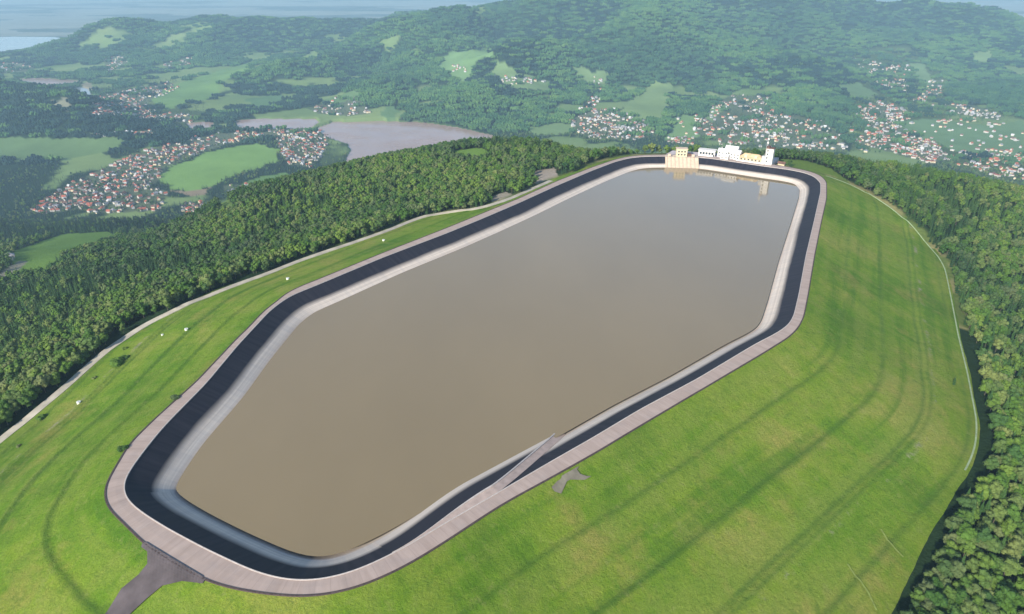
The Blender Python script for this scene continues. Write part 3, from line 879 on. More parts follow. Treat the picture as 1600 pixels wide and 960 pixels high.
# lakes and the river in the valley
for nm, P, lvl, m in water_defs:
    c = P[:, :2].mean(0)
    Q = c + (P[:, :2] - c) * 1.08
    me = mesh_from(nm, [(q[0], q[1], lvl) for q in Q], [list(range(len(Q)))], [M[m]])
    if me.polygons[0].normal.z < 0: me.flip_normals()
    tag(obj(nm, me), kind='structure')
lv = -489.0
fl = plane_poly(FARLAKE, lv)
me = mesh_from("distant_lake_water", [(q[0], q[1], lv) for q in fl], [list(range(len(fl)))], [M['river']])
if me.polygons[0].normal.z < 0: me.flip_normals()
tag(obj("distant_lake_water", me), kind='structure')

# ------------------------------------------------------------------ tracks
def surf(x, y):
    """the higher of embankment and hillside"""
    x = np.atleast_1d(np.asarray(x, float)); y = np.atleast_1d(np.asarray(y, float))
    D, I = crest_dist(x, y)
    g = ground(x, y)
    return np.where((D > 0) & (D < DTOE[I] + 14), np.maximum(prof(np.maximum(D, 0)) * KS[I], g), np.where(D <= 0, 0.0, g))
def idx_range(px0, px1):
    a, b = idx_of(*px0), idx_of(*px1)
    return a, b
def toe_strip(name, i0, i1, w0, w1, lift, m, thick=0.6):
    """raised ribbon along the toe for crest samples i0..i1 (going round in increasing order)"""
    ids = np.arange(i0, i1 if i1 > i0 else i1 + NN) % NN
    ds = np.array([w0, w0 + (w1 - w0) * .33, w0 + (w1 - w0) * .66, w1])
    V, rowsn = [], len(ds) + 2
    for i in ids:
        pts = [RO[i] + NO_s[i] * (DTOE[i] + d) for d in ds]
        zz = np.full(len(pts), prof(DTOE[i] + ds[0]) * KS[i] + lift) - 0.03 * ds
        V.append((pts[0][0], pts[0][1], zz[0] - thick * 2))
        for p, z in zip(pts, zz): V.append((p[0], p[1], z))
        V.append((pts[-1][0], pts[-1][1], zz[-1] - thick * 2.5))
    k = len(ids); ii = np.arange(k * rowsn).reshape(k, rowsn)
    Fq = np.stack([ii[:-1, :-1], ii[:-1, 1:], ii[1:, 1:], ii[1:, :-1]], -1).reshape(-1, 4)
    me = mesh_from(name, V, np.ascontiguousarray(Fq), [m])
    if me.polygons[1].normal.z < 0: me.flip_normals()
    o = obj(name, me); tag(o, kind='structure'); return o
iL0 = idx_of(200, 825) ; iLt = idx_of(800, 315)
# outline order runs from the near left corner up the left side to the far end, then back down the right side
iA = idx_of(164, 768)
toe_strip("toe_track", idx_of(185, 806), idx_of(872, 283), 0.0, 5.2, 0.35, M['toe'])
_ie = toefind([(1500, 738)])[0][0]
toe_strip("toe_drain", idx_of(1262, 268), _ie, 0.0, 0.9, 0.2, M['drain'])

def drape_poly(name, poly_w, m, lift=0.12, n=26, kind='structure'):
    """sheet that follows the embankment inside an outline"""
    P = np.array(poly_w); lo, hi = P.min(0), P.max(0)
    h = max(hi - lo) / n
    xs = np.arange(lo[0], hi[0] + h, h); ys = np.arange(lo[1], hi[1] + h, h)
    bm = bmesh.new()
    f = bm.faces.new([bm.verts.new((p[0], p[1], 0)) for p in P])
    for x in xs: bmesh.ops.bisect_plane(bm, geom=bm.verts[:] + bm.edges[:] + bm.faces[:], plane_co=(x, 0, 0), plane_no=(1, 0, 0))
    for y in ys: bmesh.ops.bisect_plane(bm, geom=bm.verts[:] + bm.edges[:] + bm.faces[:], plane_co=(0, y, 0), plane_no=(0, 1, 0))
    bm.verts.ensure_lookup_table()
    z = surf([v.co.x for v in bm.verts], [v.co.y for v in bm.verts])
    for v, q in zip(bm.verts, z): v.co.z = q + lift
    me = bpy.data.meshes.new(name); bm.normal_update(); bm.to_mesh(me); bm.free()
    if me.polygons[0].normal.z < 0: me.flip_normals()
    me.materials.append(m)
    o = obj(name, me); tag(o, kind=kind); return o
def on_slope(px, py):
    e = (PX - px) ** 2 + (PY - py) ** 2
    e = np.where(e < 9, e + dd[None] * 0.05, e + 1000)
    i, j = np.unravel_index(np.argmin(e), e.shape)
    return np.array([GX[i, j], GY[i, j]]), float(GZ0[i, j])
ROADP = [(224, 850), (232, 866), (230, 882), (216, 902), (192, 924), (160, 962), (130, 1010), (90, 1080)]
ROADQ = [(130, 1080), (166, 1010), (200, 962), (228, 934), (252, 918), (284, 909), (318, 908)]
rp = [W(224, 846)] + [on_slope(*p)[0] for p in ROADP] + [on_slope(*p)[0] for p in ROADQ] + [W(322, 905), W(275, 877)]
drape_poly("access_road", rp, M['asphalt'], 0.45, 60)
drape_poly("gravel_patch", [on_slope(*p)[0] for p in [(868, 768), (864, 762), (868, 755), (876, 751), (879, 746), (875, 742), (882, 735), (893, 729), (901, 728), (904, 735), (909, 741), (916, 744), (923, 748), (915, 751), (907, 749), (899, 752), (891, 751), (885, 756), (881, 760), (880, 768), (876, 775)]], M['gravel'], 0.5, 20)

def lane(name, pts, w_, m):
    q = [on_slope(*p)[0] for p in pts]; L_, R__ = [], []
    for i, p in enumerate(q):
        d = q[min(i + 1, len(q) - 1)] - q[max(i - 1, 0)]; d /= np.linalg.norm(d); nn = np.array([-d[1], d[0]])
        L_.append(p + nn * w_ / 2); R__.append(p - nn * w_ / 2)
    drape_poly(name, L_ + R__[::-1], m, 0.75, 24)
lane("worn_path", [(1374, 828), (1386, 843), (1399, 858), (1411, 874)], 0.8, M['worn'])
lane("worn_path", [(1322, 884), (1340, 904), (1356, 930), (1372, 955)], 0.8, M['worn'])

# ------------------------------------------------------------------ boat ramp on the near right bank
ia = idx_of(775, 792)
def inner_pt(px, py):
    p = W(px, py); i = int(np.argmin(np.sum((INNC - p) ** 2, 1))); return i
i0 = inner_pt(782, 768)
pr = W(884, 677, -7.9); i1 = int(np.argmin(np.sum((INNC - pr) ** 2, 1)))
di = 1 if ((i1 - i0) % NN) < NN / 2 else -1
seq = [(i0 + di * k) % NN for k in range(0, ((i1 - i0) * di) % NN + 1)]
rows_ = []
LEAD = 26
seq = [(i0 - di * k) % NN for k in range(LEAD, 0, -1)] + seq
L = len(seq)
for k, i in enumerate(seq):
    f_ = (k - LEAD) / (L - 1 - LEAD)
    g_ = float(smoothstep(0, LEAD, np.array(float(k))))
    zt = 0.0 - 9.2 * max(0.0, f_) ** 1.15
    P0, N0 = INNC[i], NI[i]
    a = 0.2 + 2 * max(0, -zt)                             # bank side edge
    b = a + 0.3 + 3.9 * g_
    o_ = b + 0.05 + 0.65 * g_
    foot = 25.0 + 6.0 * g_ * (1 - 0.2 * max(0, f_))
    rows_.append([(P0[0] - N0[0] * q, P0[1] - N0[1] * q, z) for q, z in ((a, zt - 1.5), (a, zt - .15 + .2 * g_), (b, zt - .15 + .2 * g_), (b + .02, zt - .14 + .6 * g_), (o_, zt - .14 + .6 * g_), (o_ + .05, zt + .0), (foot, -12.5))])
V = np.array(rows_).reshape(-1, 3); kk = 7
ii = np.arange(len(V)).reshape(L, kk)
Fq = np.stack([ii[:-1, :-1], ii[:-1, 1:], ii[1:, 1:], ii[1:, :-1]], -1).reshape(-1, 4)
fmx = np.tile([0, 0, 1, 1, 1, 2], L - 1)
faces = [list(f) for f in Fq] + [list(ii[-1][::-1])]
me = mesh_from("boat_ramp", V, faces, [M['crest_plain'], M['palekerb'], M['lining']], list(fmx) + [1])
bmx = bmesh.new(); bmx.from_mesh(me); bmesh.ops.recalc_face_normals(bmx, faces=bmx.faces[:]); bmx.to_mesh(me); bmx.free()
tag(obj("boat_ramp", me), "sloping concrete ramp with a pale kerb running down the near bank into the brown water", "ramp")

# ------------------------------------------------------------------ buildings on the far crest
def far_frame(px, py, back=0.0):
    """crest point, direction along the bank to the right, and heading"""
    p = W(px, py); i = int(np.argmin(np.sum((INNC - p) ** 2, 1)))
    q = INNC[i]; nrm = NI[i]
    right = np.array([nrm[1], -nrm[0]])
    if right[0] < 0: right = -right
    return q, right, nrm, math.atan2(right[1], right[0])

# paved platform behind the crest
pa = W(1040, 241.5); pb = W(1205, 257)
nb = NI[inner_pt(1120, 250)]
plat = [pa, pb, pb + nb * 34, pa + nb * 22]
bmp = MB(); xs = [(p[0], p[1]) for p in plat]
bmp.add([(x, y, 0.05) for x, y in xs] + [(x, y, -14) for x, y in xs], [(0, 1, 2, 3), (0, 4, 5, 1), (1, 5, 6, 2), (2, 6, 7, 3), (3, 7, 4, 0)])
me = bmp.mesh("paved_platform", [M['plaza']])
bmx = bmesh.new(); bmx.from_mesh(me); bmesh.ops.recalc_face_normals(bmx, faces=bmx.faces[:]); bmx.to_mesh(me); bmx.free()
if me.polygons[0].normal.z < 0: me.flip_normals()
tag(obj("paved_platform", me), kind='structure')

# intake: cream concrete front with ribs from the crest into the water, tower house on top
q, rt, nm_, hd = far_frame(1064, 245)
root = empty("intake_building", (q[0], q[1], 0), hd)
tag(root, "cream concrete intake house standing on a ribbed wall in the water at the far bank", "pump house")
# local axes: x along the bank, y away from the water
front = MB()
hw = 18.5
front.add([(-hw, 4, 0.6), (hw, 4, 0.6), (hw, -5, 0.6), (-hw, -5, 0.6), (-hw, 4, -13), (hw, 4, -13), (hw, -25, -13), (-hw, -25, -13)],
          [(3, 2, 1, 0), (4, 5, 6, 7), (0, 1, 5, 4), (1, 2, 6, 5), (2, 3, 7, 6), (3, 0, 4, 7)])
front.build("intake_wall", M['creamc'], root)
for k in range(9):
    x = -hw + 1 + k * (2 * hw - 2) / 8
    rb = MB()
    rb.add([(x - .6, -6.2, 0.95), (x + .6, -6.2, 0.95), (x + .6, -26.5, -13), (x - .6, -26.5, -13), (x - .6, -3.5, 0.95), (x + .6, -3.5, 0.95), (x + .6, -3.5, -14), (x - .6, -3.5, -14)],
           [(0, 1, 2, 3)[::-1], (4, 5, 6, 7), (0, 4, 5, 1)[::-1], (1, 2, 6, 5), (0, 3, 7, 4)[::-1], (3, 2, 6, 7)[::-1]])
    rb.build("rib", M['creamc'], root)
h_ = MB(); h_.box(-6.3, 5.7, -2.5, 5, 0.6, 9.2); h_.build("house_wall", M['wallc'], root)
h_ = MB(); h_.box(-6.9, 6.3, -3.1, 5.6, 9.2, 9.8); h_.build("roof", M['creamc'], root)
for z in (2.2, 5.6):
    for x in (-4.6, -1.2, 2.2):
        h_ = MB(); h_.box(x, x + 1.8, -2.56, -2.3, z, z + 1.7); h_.build("window", M['glass'], root)
for xa, xb in ((-hw, -7), (7, hw)):
    h_ = MB(); nk = 4
    for k in range(nk):
        x = xa + .1 + k * (xb - xa - .2) / (nk - 1)
        h_.box(x - .08, x + .08, -4.9, -4.74, .6, 1.7)
    h_.box(xa, xb, -4.91, -4.73, 1.6, 1.8)
    h_.build("railing", M['steel'], root)
for sx in (-14, 12.5):
    h_ = MB(); h_.box(sx - 1.6, sx + 1.6, -3.5, -0.5, 0.6, 3.6); h_.build("gate_hoist", M['creamc'], root)
h_ = MB(); h_.box(6.5, 10.5, -1.5, 3.5, .6, 3.8); h_.build("annex", M['roofb'], root)

# white flat pavilion beside it
q, rt, nm_, hd = far_frame(1100, 248)
c = q + nm_ * 13
root = empty("white_pavilion", (c[0], c[1], 0.05), hd)
tag(root, "low white flat-roofed building with a band of dark windows right of the cream intake house", "building")
b = MB(); b.box(-9, 9.5, -4.5, 4.5, 0, 6.2); b.build("wall", M['wallw'], root)
b = MB(); b.box(-9.7, 10.2, -5.2, 5.2, 6.2, 6.9); b.build("roof", M['wallw'], root)
for k in range(5):
    b = MB(); b.box(-7.6 + k * 3.3, -5.2 + k * 3.3, -4.56, -4.3, 2.0, 4.6); b.build("window", M['glass'], root)
b = MB(); b.box(8.2 - .6, 9.0, -4.57, -4.3, 0.05, 2.4); b.build("door", M['glass'], root)

# white complex of gabled blocks
blocks = [(1120, 16, 12, 8, 7.0, 9.5, 0.0, "white gabled hall next to the flat white pavilion", 'roofl'),
          (1134, 19, 14, 10, 9.0, 13.0, 0.0, "tallest white gabled building in the middle of the white cluster", 'roofl'),
          (1146, 15, 11, 9, 7.0, 10.0, 0.0, "white gabled building at the right end of the white cluster", 'roofl'),
          (1128, 8.0, 9, 6, 3.6, 5.4, 0.0, "small low white shed in front of the white cluster", 'roofl')]
for (px, dep, wx_, dy_, zh, zr, rz_, lab, rf) in blocks:
    q, rt, nm_, hd = far_frame(px, 251)
    c = q + nm_ * dep
    root = empty("gabled_building", (c[0], c[1], 0.05), hd + rz_)
    tag(root, lab, "building", "white buildings behind the far crest")
    b = MB(); b.gwall(-wx_ / 2, wx_ / 2, -dy_ / 2, dy_ / 2, 0, zh, zr - .05); b.build("wall", M['wallw'], root)
    b = MB(); b.gable(-wx_ / 2, wx_ / 2, -dy_ / 2, dy_ / 2, zh + .12, zr + .1, .5, .12); b.build("roof", M[rf], root)
    nw = max(2, int(wx_ / 3.2))
    for fl_ in range(1 if zh < 5 else 2):
        for k in range(nw):
            x = -wx_ / 2 + (k + .5) * wx_ / nw
            b = MB(); b.box(x - .65, x + .65, -dy_ / 2 - .06, -dy_ / 2 + .2, 1.2 + fl_ * 3.1, 2.7 + fl_ * 3.1); b.build("window", M['glass'], root)
    if zh > 5:
        b = MB(); b.box(-wx_ / 4 - .4, -wx_ / 4 + .4, .5, 1.3, zr - 1.5, zr + 1.3); b.build("chimney", M['wallg'], root)
# tan roofed pavilion with small gables
q, rt, nm_, hd = far_frame(1170, 255)
c = q + nm_ * 17
root = empty("tan_pavilion", (c[0], c[1], 0.05), hd)
tag(root, "long low building with tan hipped roof between the white cluster and the white tower", "building")
b = MB(); b.box(-13, 12, -5, 5, 0, 3.4); b.build("wall", M['wallc'], root)
b = MB(); b.hip(-13, 12, -5, 5, 3.45, 7.6, 1.0); b.build("roof", M['tan'], root)
for x in (-6, 5):
    b = MB(); b.gwall(-1.6, 1.6, -1.6, 1.6, 0, 2.0, 3.2)
    o = b.build("dormer", M['wallc'], root, loc=(x, -3.6, 3.6))
for k in range(6):
    b = MB(); b.box(-11.5 + k * 4, -9.7 + k * 4, -5.06, -4.8, 1.0, 2.6); b.build("window", M['glass'], root)
# white tower with lattice mast
q, rt, nm_, hd = far_frame(1198, 258)
c = q + nm_ * 12
root = empty("white_tower", (c[0], c[1], 0.0), hd)
tag(root, "tall narrow white tower block at the right end of the far crest buildings", "tower")
b = MB(); b.box(-3.6, 4.0, -3.5, 3.5, -3, 17.5); b.build("wall", M['wallw'], root)
b = MB(); b.box(-3.9, -1.0, -3.8, 3.8, 17.5, 19.6); b.box(-1.0, 4.3, -3.8, 3.8, 17.5, 18.2); b.build("roof", M['roofb'], root)
for k in range(4):
    b = MB(); b.box(-2.6, -1.2, -3.56, -3.3, 2.5 + k * 3.9, 4.5 + k * 3.9); b.build("window", M['glass'], root)
b = MB(); b.box(-7.5, -3.6, -2.5, 2.5, -2, 8.5); b.build("annex", M['wallg'], root)
c2 = c - rt * 5.2 + nm_ * 6
root = empty("lattice_mast", (c2[0], c2[1], 0.0), hd)
tag(root, "slender pale lattice radio mast rising behind the white tower", "mast")
for sx, sy in ((-1, -1), (1, -1), (1, 1), (-1, 1)):
    b = MB(); b.tube((sx * 1.3, sy * 1.3, -3), (sx * .35, sy * .35, 30), .11, .07, 6); b.build("leg", M['roofl'], root)
b = MB()
for k in range(10):
    z0 = k * 2.9; s0 = 1.3 - .95 * z0 / 30; s1 = 1.3 - .95 * (z0 + 2.9) / 30
    for (ax, ay), (bx_, by) in (((-1, -1), (1, -1)), ((1, -1), (1, 1)), ((1, 1), (-1, 1)), ((-1, 1), (-1, -1))):
        b.tube((ax * s0, ay * s0, z0), (bx_ * s1, by * s1, z0 + 2.8), .06, .06, 4)
        b.tube((ax * s1, ay * s1, z0 + 2.8), (bx_ * s1, by * s1, z0 + 2.8), .06, .06, 4)
b.build("bracing", M['roofl'], root)
b = MB(); b.tube((0, 0, 29), (0, 0, 35), .08, .04, 6); b.build("antenna", M['roofl'], root)
for k, z in enumerate((22, 26)):
    b = MB(); b.tube((0.5, -1.1, z), (0.5, -1.6, z), .9, .9, 12); b.build("dish", M['wallw'], root)
# low wall segments of the forecourt
q, rt, nm_, hd = far_frame(1172, 256)
c = q + nm_ * 7.5
b = MB(); b.box(-17, 14, -.25, .25, -.2, 1.3)
for k in range(8): b.box(-17 + k * 4.3, -16.4 + k * 4.3, -.32, .32, -.2, 1.6)
tag(b.build("forecourt_wall", M['wallw'], loc=(c[0], c[1], 0), rz=hd), "low white forecourt wall with posts in front of the tan roofed building", "wall")
# little shelter right of the tower
pw = W(1222, 252); 
z_ = float(ground(pw[0], pw[1]))
root = empty("wooden_shelter", (pw[0], pw[1], z_), hd)
tag(root, "small brown pitched shelter on the grass right of the white tower", "shelter")
b = MB(); b.gwall(-3.5, 3.5, -2.2, 2.2, -1, 2.4, 3.9); b.build("wall", M['wallc'], root)
b = MB(); b.gable(-3.5, 3.5, -2.2, 2.2, 2.5, 4.1, .7, .15); b.build("roof", M['roofb'], root)

# inspection wells on the left embankment
well = MB(); well.tube((0, 0, -1.0), (0, 0, 0.9), 1.0, 1.0, 20); well.tube((0, 0, 0.9), (0, 0, 1.05), 1.15, 1.15, 20)
wmesh = well.mesh("inspection_well", [M['well']])
lidm = MB(); lidm.tube((0, 0, 1.05), (0, 0, 1.18), .55, .5, 16); lmesh = lidm.mesh("lid", [M['steel']])
WL = [(123, 631, "white concrete well at the lower left, lowest of the row on the grass slope"), (291, 517, "brightest white concrete well, midway down the left grass slope"),
      (253, 525, "faint small white well close to the toe track, left of the brightest well"), (450, 436, "white well on the grass near the left bend of the crest road"),
      (599, 377, "white well on the narrow grass strip, farthest away of the row")]
for k, (a, b_, lab) in enumerate(WL):
    p, z = on_slope(a, b_)
    o = obj("inspection_well", wmesh, None, (p[0], p[1], z + .1)); l_ = obj("lid", lmesh, o)
    s_ = 0.7 if k == 2 else 1.0
    o.scale = (s_,) * 3
    tag(o, lab, "inspection well", "white wells along the left grass slope")

# ------------------------------------------------------------------ trees
def blob(bm_v, bm_f, c, r, sub, seed, sq=1.0, jit=0.22):
    b = bmesh.new(); bmesh.ops.create_icosphere(b, subdivisions=sub, radius=1.0)
    rr = random.Random(seed); base = len(bm_v)
    ph = [rr.random() * 6.28 for _ in range(6)]
    for v in b.verts:
        p = v.co
        k = 1 + jit * (math.sin(3.1 * p.x + ph[0]) * math.sin(2.7 * p.y + ph[1]) + .7 * math.sin(5.3 * p.z + ph[2] + 4 * p.x)) + rr.uniform(-jit, jit) * .5
        bm_v.append((c[0] + p.x * r * k, c[1] + p.y * r * k, c[2] + p.z * r * k * sq))
    for f in b.faces: bm_f.append([base + v.index for v in f.verts])
    b.free()
def leaves(V, Fc, c, r, n, size, rr, sq=1.0):
    for _ in range(n):
        d = Vector((rr.gauss(0, 1), rr.gauss(0, 1), rr.gauss(0, 1) + .25)).normalized()
        q = Vector((c[0] + d.x * r * rr.uniform(.82, 1.22), c[1] + d.y * r * rr.uniform(.82, 1.22), c[2] + d.z * r * sq * rr.uniform(.82, 1.22)))
        nn = (d + Vector((rr.uniform(-.8, .8), rr.uniform(-.8, .8), rr.uniform(-.5, .9)))).normalized()
        u = nn.orthogonal().normalized(); u.rotate(Matrix.Rotation(rr.random() * 6.28, 3, nn)); w_ = nn.cross(u)
        s = size * rr.uniform(.6, 1.3); b = len(V)
        V += [tuple(q - u * s), tuple(q + w_ * s * .6), tuple(q + u * s), tuple(q - w_ * s * .6)]
        Fc.append([b, b + 1, b + 2, b + 3])
def broadleaf(seed, H=15.0, detail=1):
    """crown of several leaf masses around spreading limbs, about H metres tall"""
    rr = random.Random(seed); V, Fc = [], []
    R = H * rr.uniform(.30, .36)
    n = rr.randint(7, 10)
    cs = []
    for k in range(n):
        a = 6.28 * k / n + rr.uniform(-.4, .4); q = rr.uniform(.35, .75) * R
        z = H * rr.uniform(.34, .78)
        cs.append(((math.cos(a) * q, math.sin(a) * q, z), R * rr.uniform(.38, .58)))
    cs.append(((rr.uniform(-.5, .5), rr.uniform(-.5, .5), H * .86), R * .45)); cs.append(((0, 0, H * .62), R * .6))
    for k, (c, r) in enumerate(cs):
        blob(V, Fc, c, r * .86, 2 if detail else 1, seed * 31 + k, .85)
        leaves(V, Fc, c, r, 70 if detail else 18, .42 if detail else .75, rr, .85)
    T = MB(); T.tube((0, 0, -1.5), (0, 0, H * .55), H * .020, H * .011, 7)
    for (c, r) in cs[:5]: T.tube((0, 0, H * .32), (c[0] * .8, c[1] * .8, c[2] - .3), H * .010, H * .004, 5)
    return V, Fc, T
def conifer(seed, H=19.0, detail=1):
    rr = random.Random(seed); V, Fc = [], []
    R = H * rr.uniform(.115, .15); tiers = 11 if detail else 7
    for k in range(tiers):
        f = k / (tiers - 1); z = H * (.14 + .84 * f); r = R * (1 - f) ** .8 + .18
        drop = H * .085; nb_ = 11 if detail else 8; base = len(V); ph = rr.random()
        V.append((0, 0, z + drop * .55))
        for j in range(nb_ * 2):
            a = math.pi * (j + ph) / nb_; q = r * (rr.uniform(.88, 1.12) if j % 2 == 0 else .74)
            V.append((math.cos(a) * q, math.sin(a) * q, z - (drop * rr.uniform(.35, .7) if j % 2 == 0 else 0)))
        for j in range(nb_ * 2): Fc.append([base, base + 1 + j, base + 1 + (j + 1) % (nb_ * 2)])
    if detail: leaves(V, Fc, (0, 0, H * .40), R * .8, 160, .5, rr, 1.9)
    T = MB(); T.tube((0, 0, -1.5), (0, 0, H * .9), H * .014, H * .003, 7)
    return V, Fc, T
BL, CN = [], []
for k in range(7):
    V, Fc, T = broadleaf(100 + k, 15.0, 1)
    BL.append((mesh_from("crown", V, Fc, [M['leaf']]), T.mesh("trunk", [M['bark']])))
for k in range(4):
    V, Fc, T = conifer(300 + k, 19.0, 1)
    CN.append((mesh_from("crown", V, Fc, [M['needle']]), T.mesh("trunk", [M['bark']])))
lib = bpy.data.collections.new("wood_kinds")             # source shapes of the massed woods, not placed in the scene
lib_n = []
def lib_add(name, V, Fc, T, lm):
    VV = list(V); FF = list(Fc); mi = [0] * len(Fc); b = len(VV)
    if T is not None:
        VV += T.v; FF += [[b + i for i in f] for f in T.f]; mi += [1] * len(T.f)
    o = bpy.data.objects.new(name, mesh_from(name, VV, FF, [lm, M['bark']], mi)); lib.objects.link(o)
for k in range(6): lib_add("a_broadleaf_%d" % k, *broadleaf(100 + k, 15.0, 0), M['leaf'])
for k in range(3): lib_add("b_conifer_%d" % k, *conifer(300 + k, 19.0, 0), M['needle'])
for k in range(3): lib_add("c_darkconifer_%d" % k, *conifer(340 + k, 19.0, 0), M['fardark'])
lib2 = bpy.data.collections.new("wood_clumps")
for k in range(5):
    rr = random.Random(900 + k); V, Fc = [], []
    for j in range(26):
        a = rr.random() * 6.28; q = 24 * math.sqrt(rr.random()); h = rr.uniform(11, 19); r = rr.uniform(3.2, 5.6)
        blob(V, Fc, (math.cos(a) * q, math.sin(a) * q, h - r * 1.1), r, 1, 50 * k + j, rr.uniform(1.2, 1.8), .25)
    o = bpy.data.objects.new("c_clump_%d" % k, mesh_from("c_clump_%d" % k, V, Fc, [M['farleaf']])); lib2.objects.link(o)
    if k < 3:
        o = bpy.data.objects.new("d_clump_%d" % k, mesh_from("d_clump_%d" % k, V, Fc, [M['fardark']])); lib2.objects.link(o)

def visible(x, y, z, top, margin=0.0035, mx=1.12):
    r = np.hypot(x, y)
    hz = gsample(HOR, x, y)
    px, py = proj(x, y, z)
    return ((z + top - HC) / r > hz - margin) & (px > 800 - 800 * mx - 60) & (px < 800 + 800 * mx + 60) & (py < 1110)

def jgrid(x0, x1, y0, y1, sp):
    xs = np.arange(x0, x1, sp); ys = np.arange(y0, y1, sp)
    X, Y = np.meshgrid(xs, ys); X = X.ravel() + rng.uniform(-.48, .48, X.size) * sp; Y = Y.ravel() + rng.uniform(-.48, .48, Y.size) * sp
    return X, Y
def keepout(X, Y):
    """clear of embankment, toe tracks and the crest platform"""
    D, I = crest_dist(X, Y)
    lim = DTOE[I] + 5.0
    left = X < ctr[0] - 60
    lim = np.where(left, DTOE[I] + 8.5, lim)
    far_end = (Y > 740) & (X > 60)
    lim = np.where((X > 60) & (Y < 420), DTOE[I] + 8.0, lim)
    k_ = D > np.where(far_end, np.maximum(lim, 18), lim)
    inplat = inpoly(X, Y, [tuple(p) for p in [pa - nb * 4, pb - nb * 4 + np.array([12, 0]), pb + nb * 40 + np.array([12, 0]), pa + nb * 26]])
    return k_ & ~inplat
def place(X, Y, dens_scale=1.0):
    Wd = gsample(WOOD, X, Y)
    k_ = rng.random(len(X)) < Wd * dens_scale
    return X[k_], Y[k_]
XA, YA = jgrid(-1100, 1100, 120, 1250, 4.7)
XA, YA = place(XA, YA)
k_ = rng.random(len(XA)) < 0.45 + 0.6 * smoothstep(.36, .48, fbm(XA + 400, YA, 28, 3)); XA, YA = XA[k_], YA[k_]
k_ = (np.hypot(XA, YA) < 1150); XA, YA = XA[k_], YA[k_]
ZA = ground(XA, YA); k_ = visible(XA, YA, ZA, 20, .012); XA, YA, ZA = XA[k_], YA[k_], ZA[k_]
k_ = keepout(XA, YA); XA, YA, ZA = XA[k_], YA[k_], ZA[k_]
XB, YB = jgrid(-2500, 2500, 700, 3400, 6.8)
r_ = np.hypot(XB, YB); k_ = (r_ >= 1150) & (r_ < 2900); XB, YB = XB[k_], YB[k_]
XB, YB = place(XB, YB, .85)
k_ = gsample(wm.astype(float), XB, YB) < .02; XB, YB = XB[k_], YB[k_]
ZB = ground(XB, YB); k_ = visible(XB, YB, ZB, 18, .003); XB, YB, ZB = XB[k_], YB[k_], ZB[k_]
X = np.concatenate([XA, XB]); Y = np.concatenate([YA, YB]); Z = np.concatenate([ZA, ZB])
XD, YD = jgrid(-2600, 2900, 2300, 5200, 15.0)
r_ = np.hypot(XD, YD); k_ = (r_ >= 2900) & (gsample(np.maximum(vm, om).astype(float), XD, YD) > .5) & (gsample(np.maximum(wm, fm > 0).astype(float), XD, YD) < .02) & (rng.random(len(XD)) < .62); XD, YD = XD[k_], YD[k_]
ZD = ground(XD, YD); k_ = visible(XD, YD, ZD, 16, .003); XD, YD, ZD = XD[k_], YD[k_], ZD[k_]
X = np.concatenate([X, XD]); Y = np.concatenate([Y, YD]); Z = np.concatenate([Z, ZD])
R_ = np.hypot(X, Y)
kind_n = fbm(X, Y, 130, 3)
conif = rng.random(len(X)) < np.clip((kind_n - .38) * 3.2, .10, .85)
conif |= (X > 0) & (R_ > 470) & (rng.random(len(X)) < .4)
conif &= ~((X > 150) & (R_ < 520) & (rng.random(len(X)) < .8))
scl = rng.uniform(.42, .86, len(X)) * np.where(conif, .85, 1.0)
rot = rng.uniform(0, 6.28, len(X))
px_, py_ = proj(X, Y, Z + 7)
infr = (px_ > -10) & (px_ < 1610) & (py_ > 0) & (py_ < 975)
indiv = np.zeros(len(X), bool)
for cflag in (False, True):
    c = np.where(infr & (conif == cflag))[0]; c = c[np.argsort(R_[c])][:300]; indiv[c] = True

def side_words(x, y, i):
    D, I = crest_dist([x], [y]); e = D[0] - DTOE[I[0]]
    row = "beside the grass slope" if e < 17 else ("some rows into the wood" if e < 45 else "deep in the wood")
    if x > 0:
        hp = "bottom right corner" if py_[i] > 820 else ("lower right side" if py_[i] > 640 else "right side")
    else:
        hp = "lower left side" if py_[i] > 520 else "left side"
    return row, hp
for i in np.where(indiv)[0]:
    cf = conif[i]; lst = CN if cf else BL; k = int(rng.integers(len(lst)))
    cm, tm = lst[k]
    nm = "spruce_tree" if cf else "broadleaf_tree"
    root = empty(nm, (X[i], Y[i], Z[i]), rot[i]); s = scl[i]; root.scale = (s, s, s * rng.uniform(.9, 1.12))
    obj("crown", cm, root); obj("trunk", tm, root)
    row, hp = side_words(X[i], Y[i], i)
    lab = ("dark narrow spruce " if cf else "rounded green broadleaf tree ") + row + " at the " + hp
    tag(root, lab, "tree", ("spruces " if cf else "broadleaf trees ") + row + " at the " + hp)

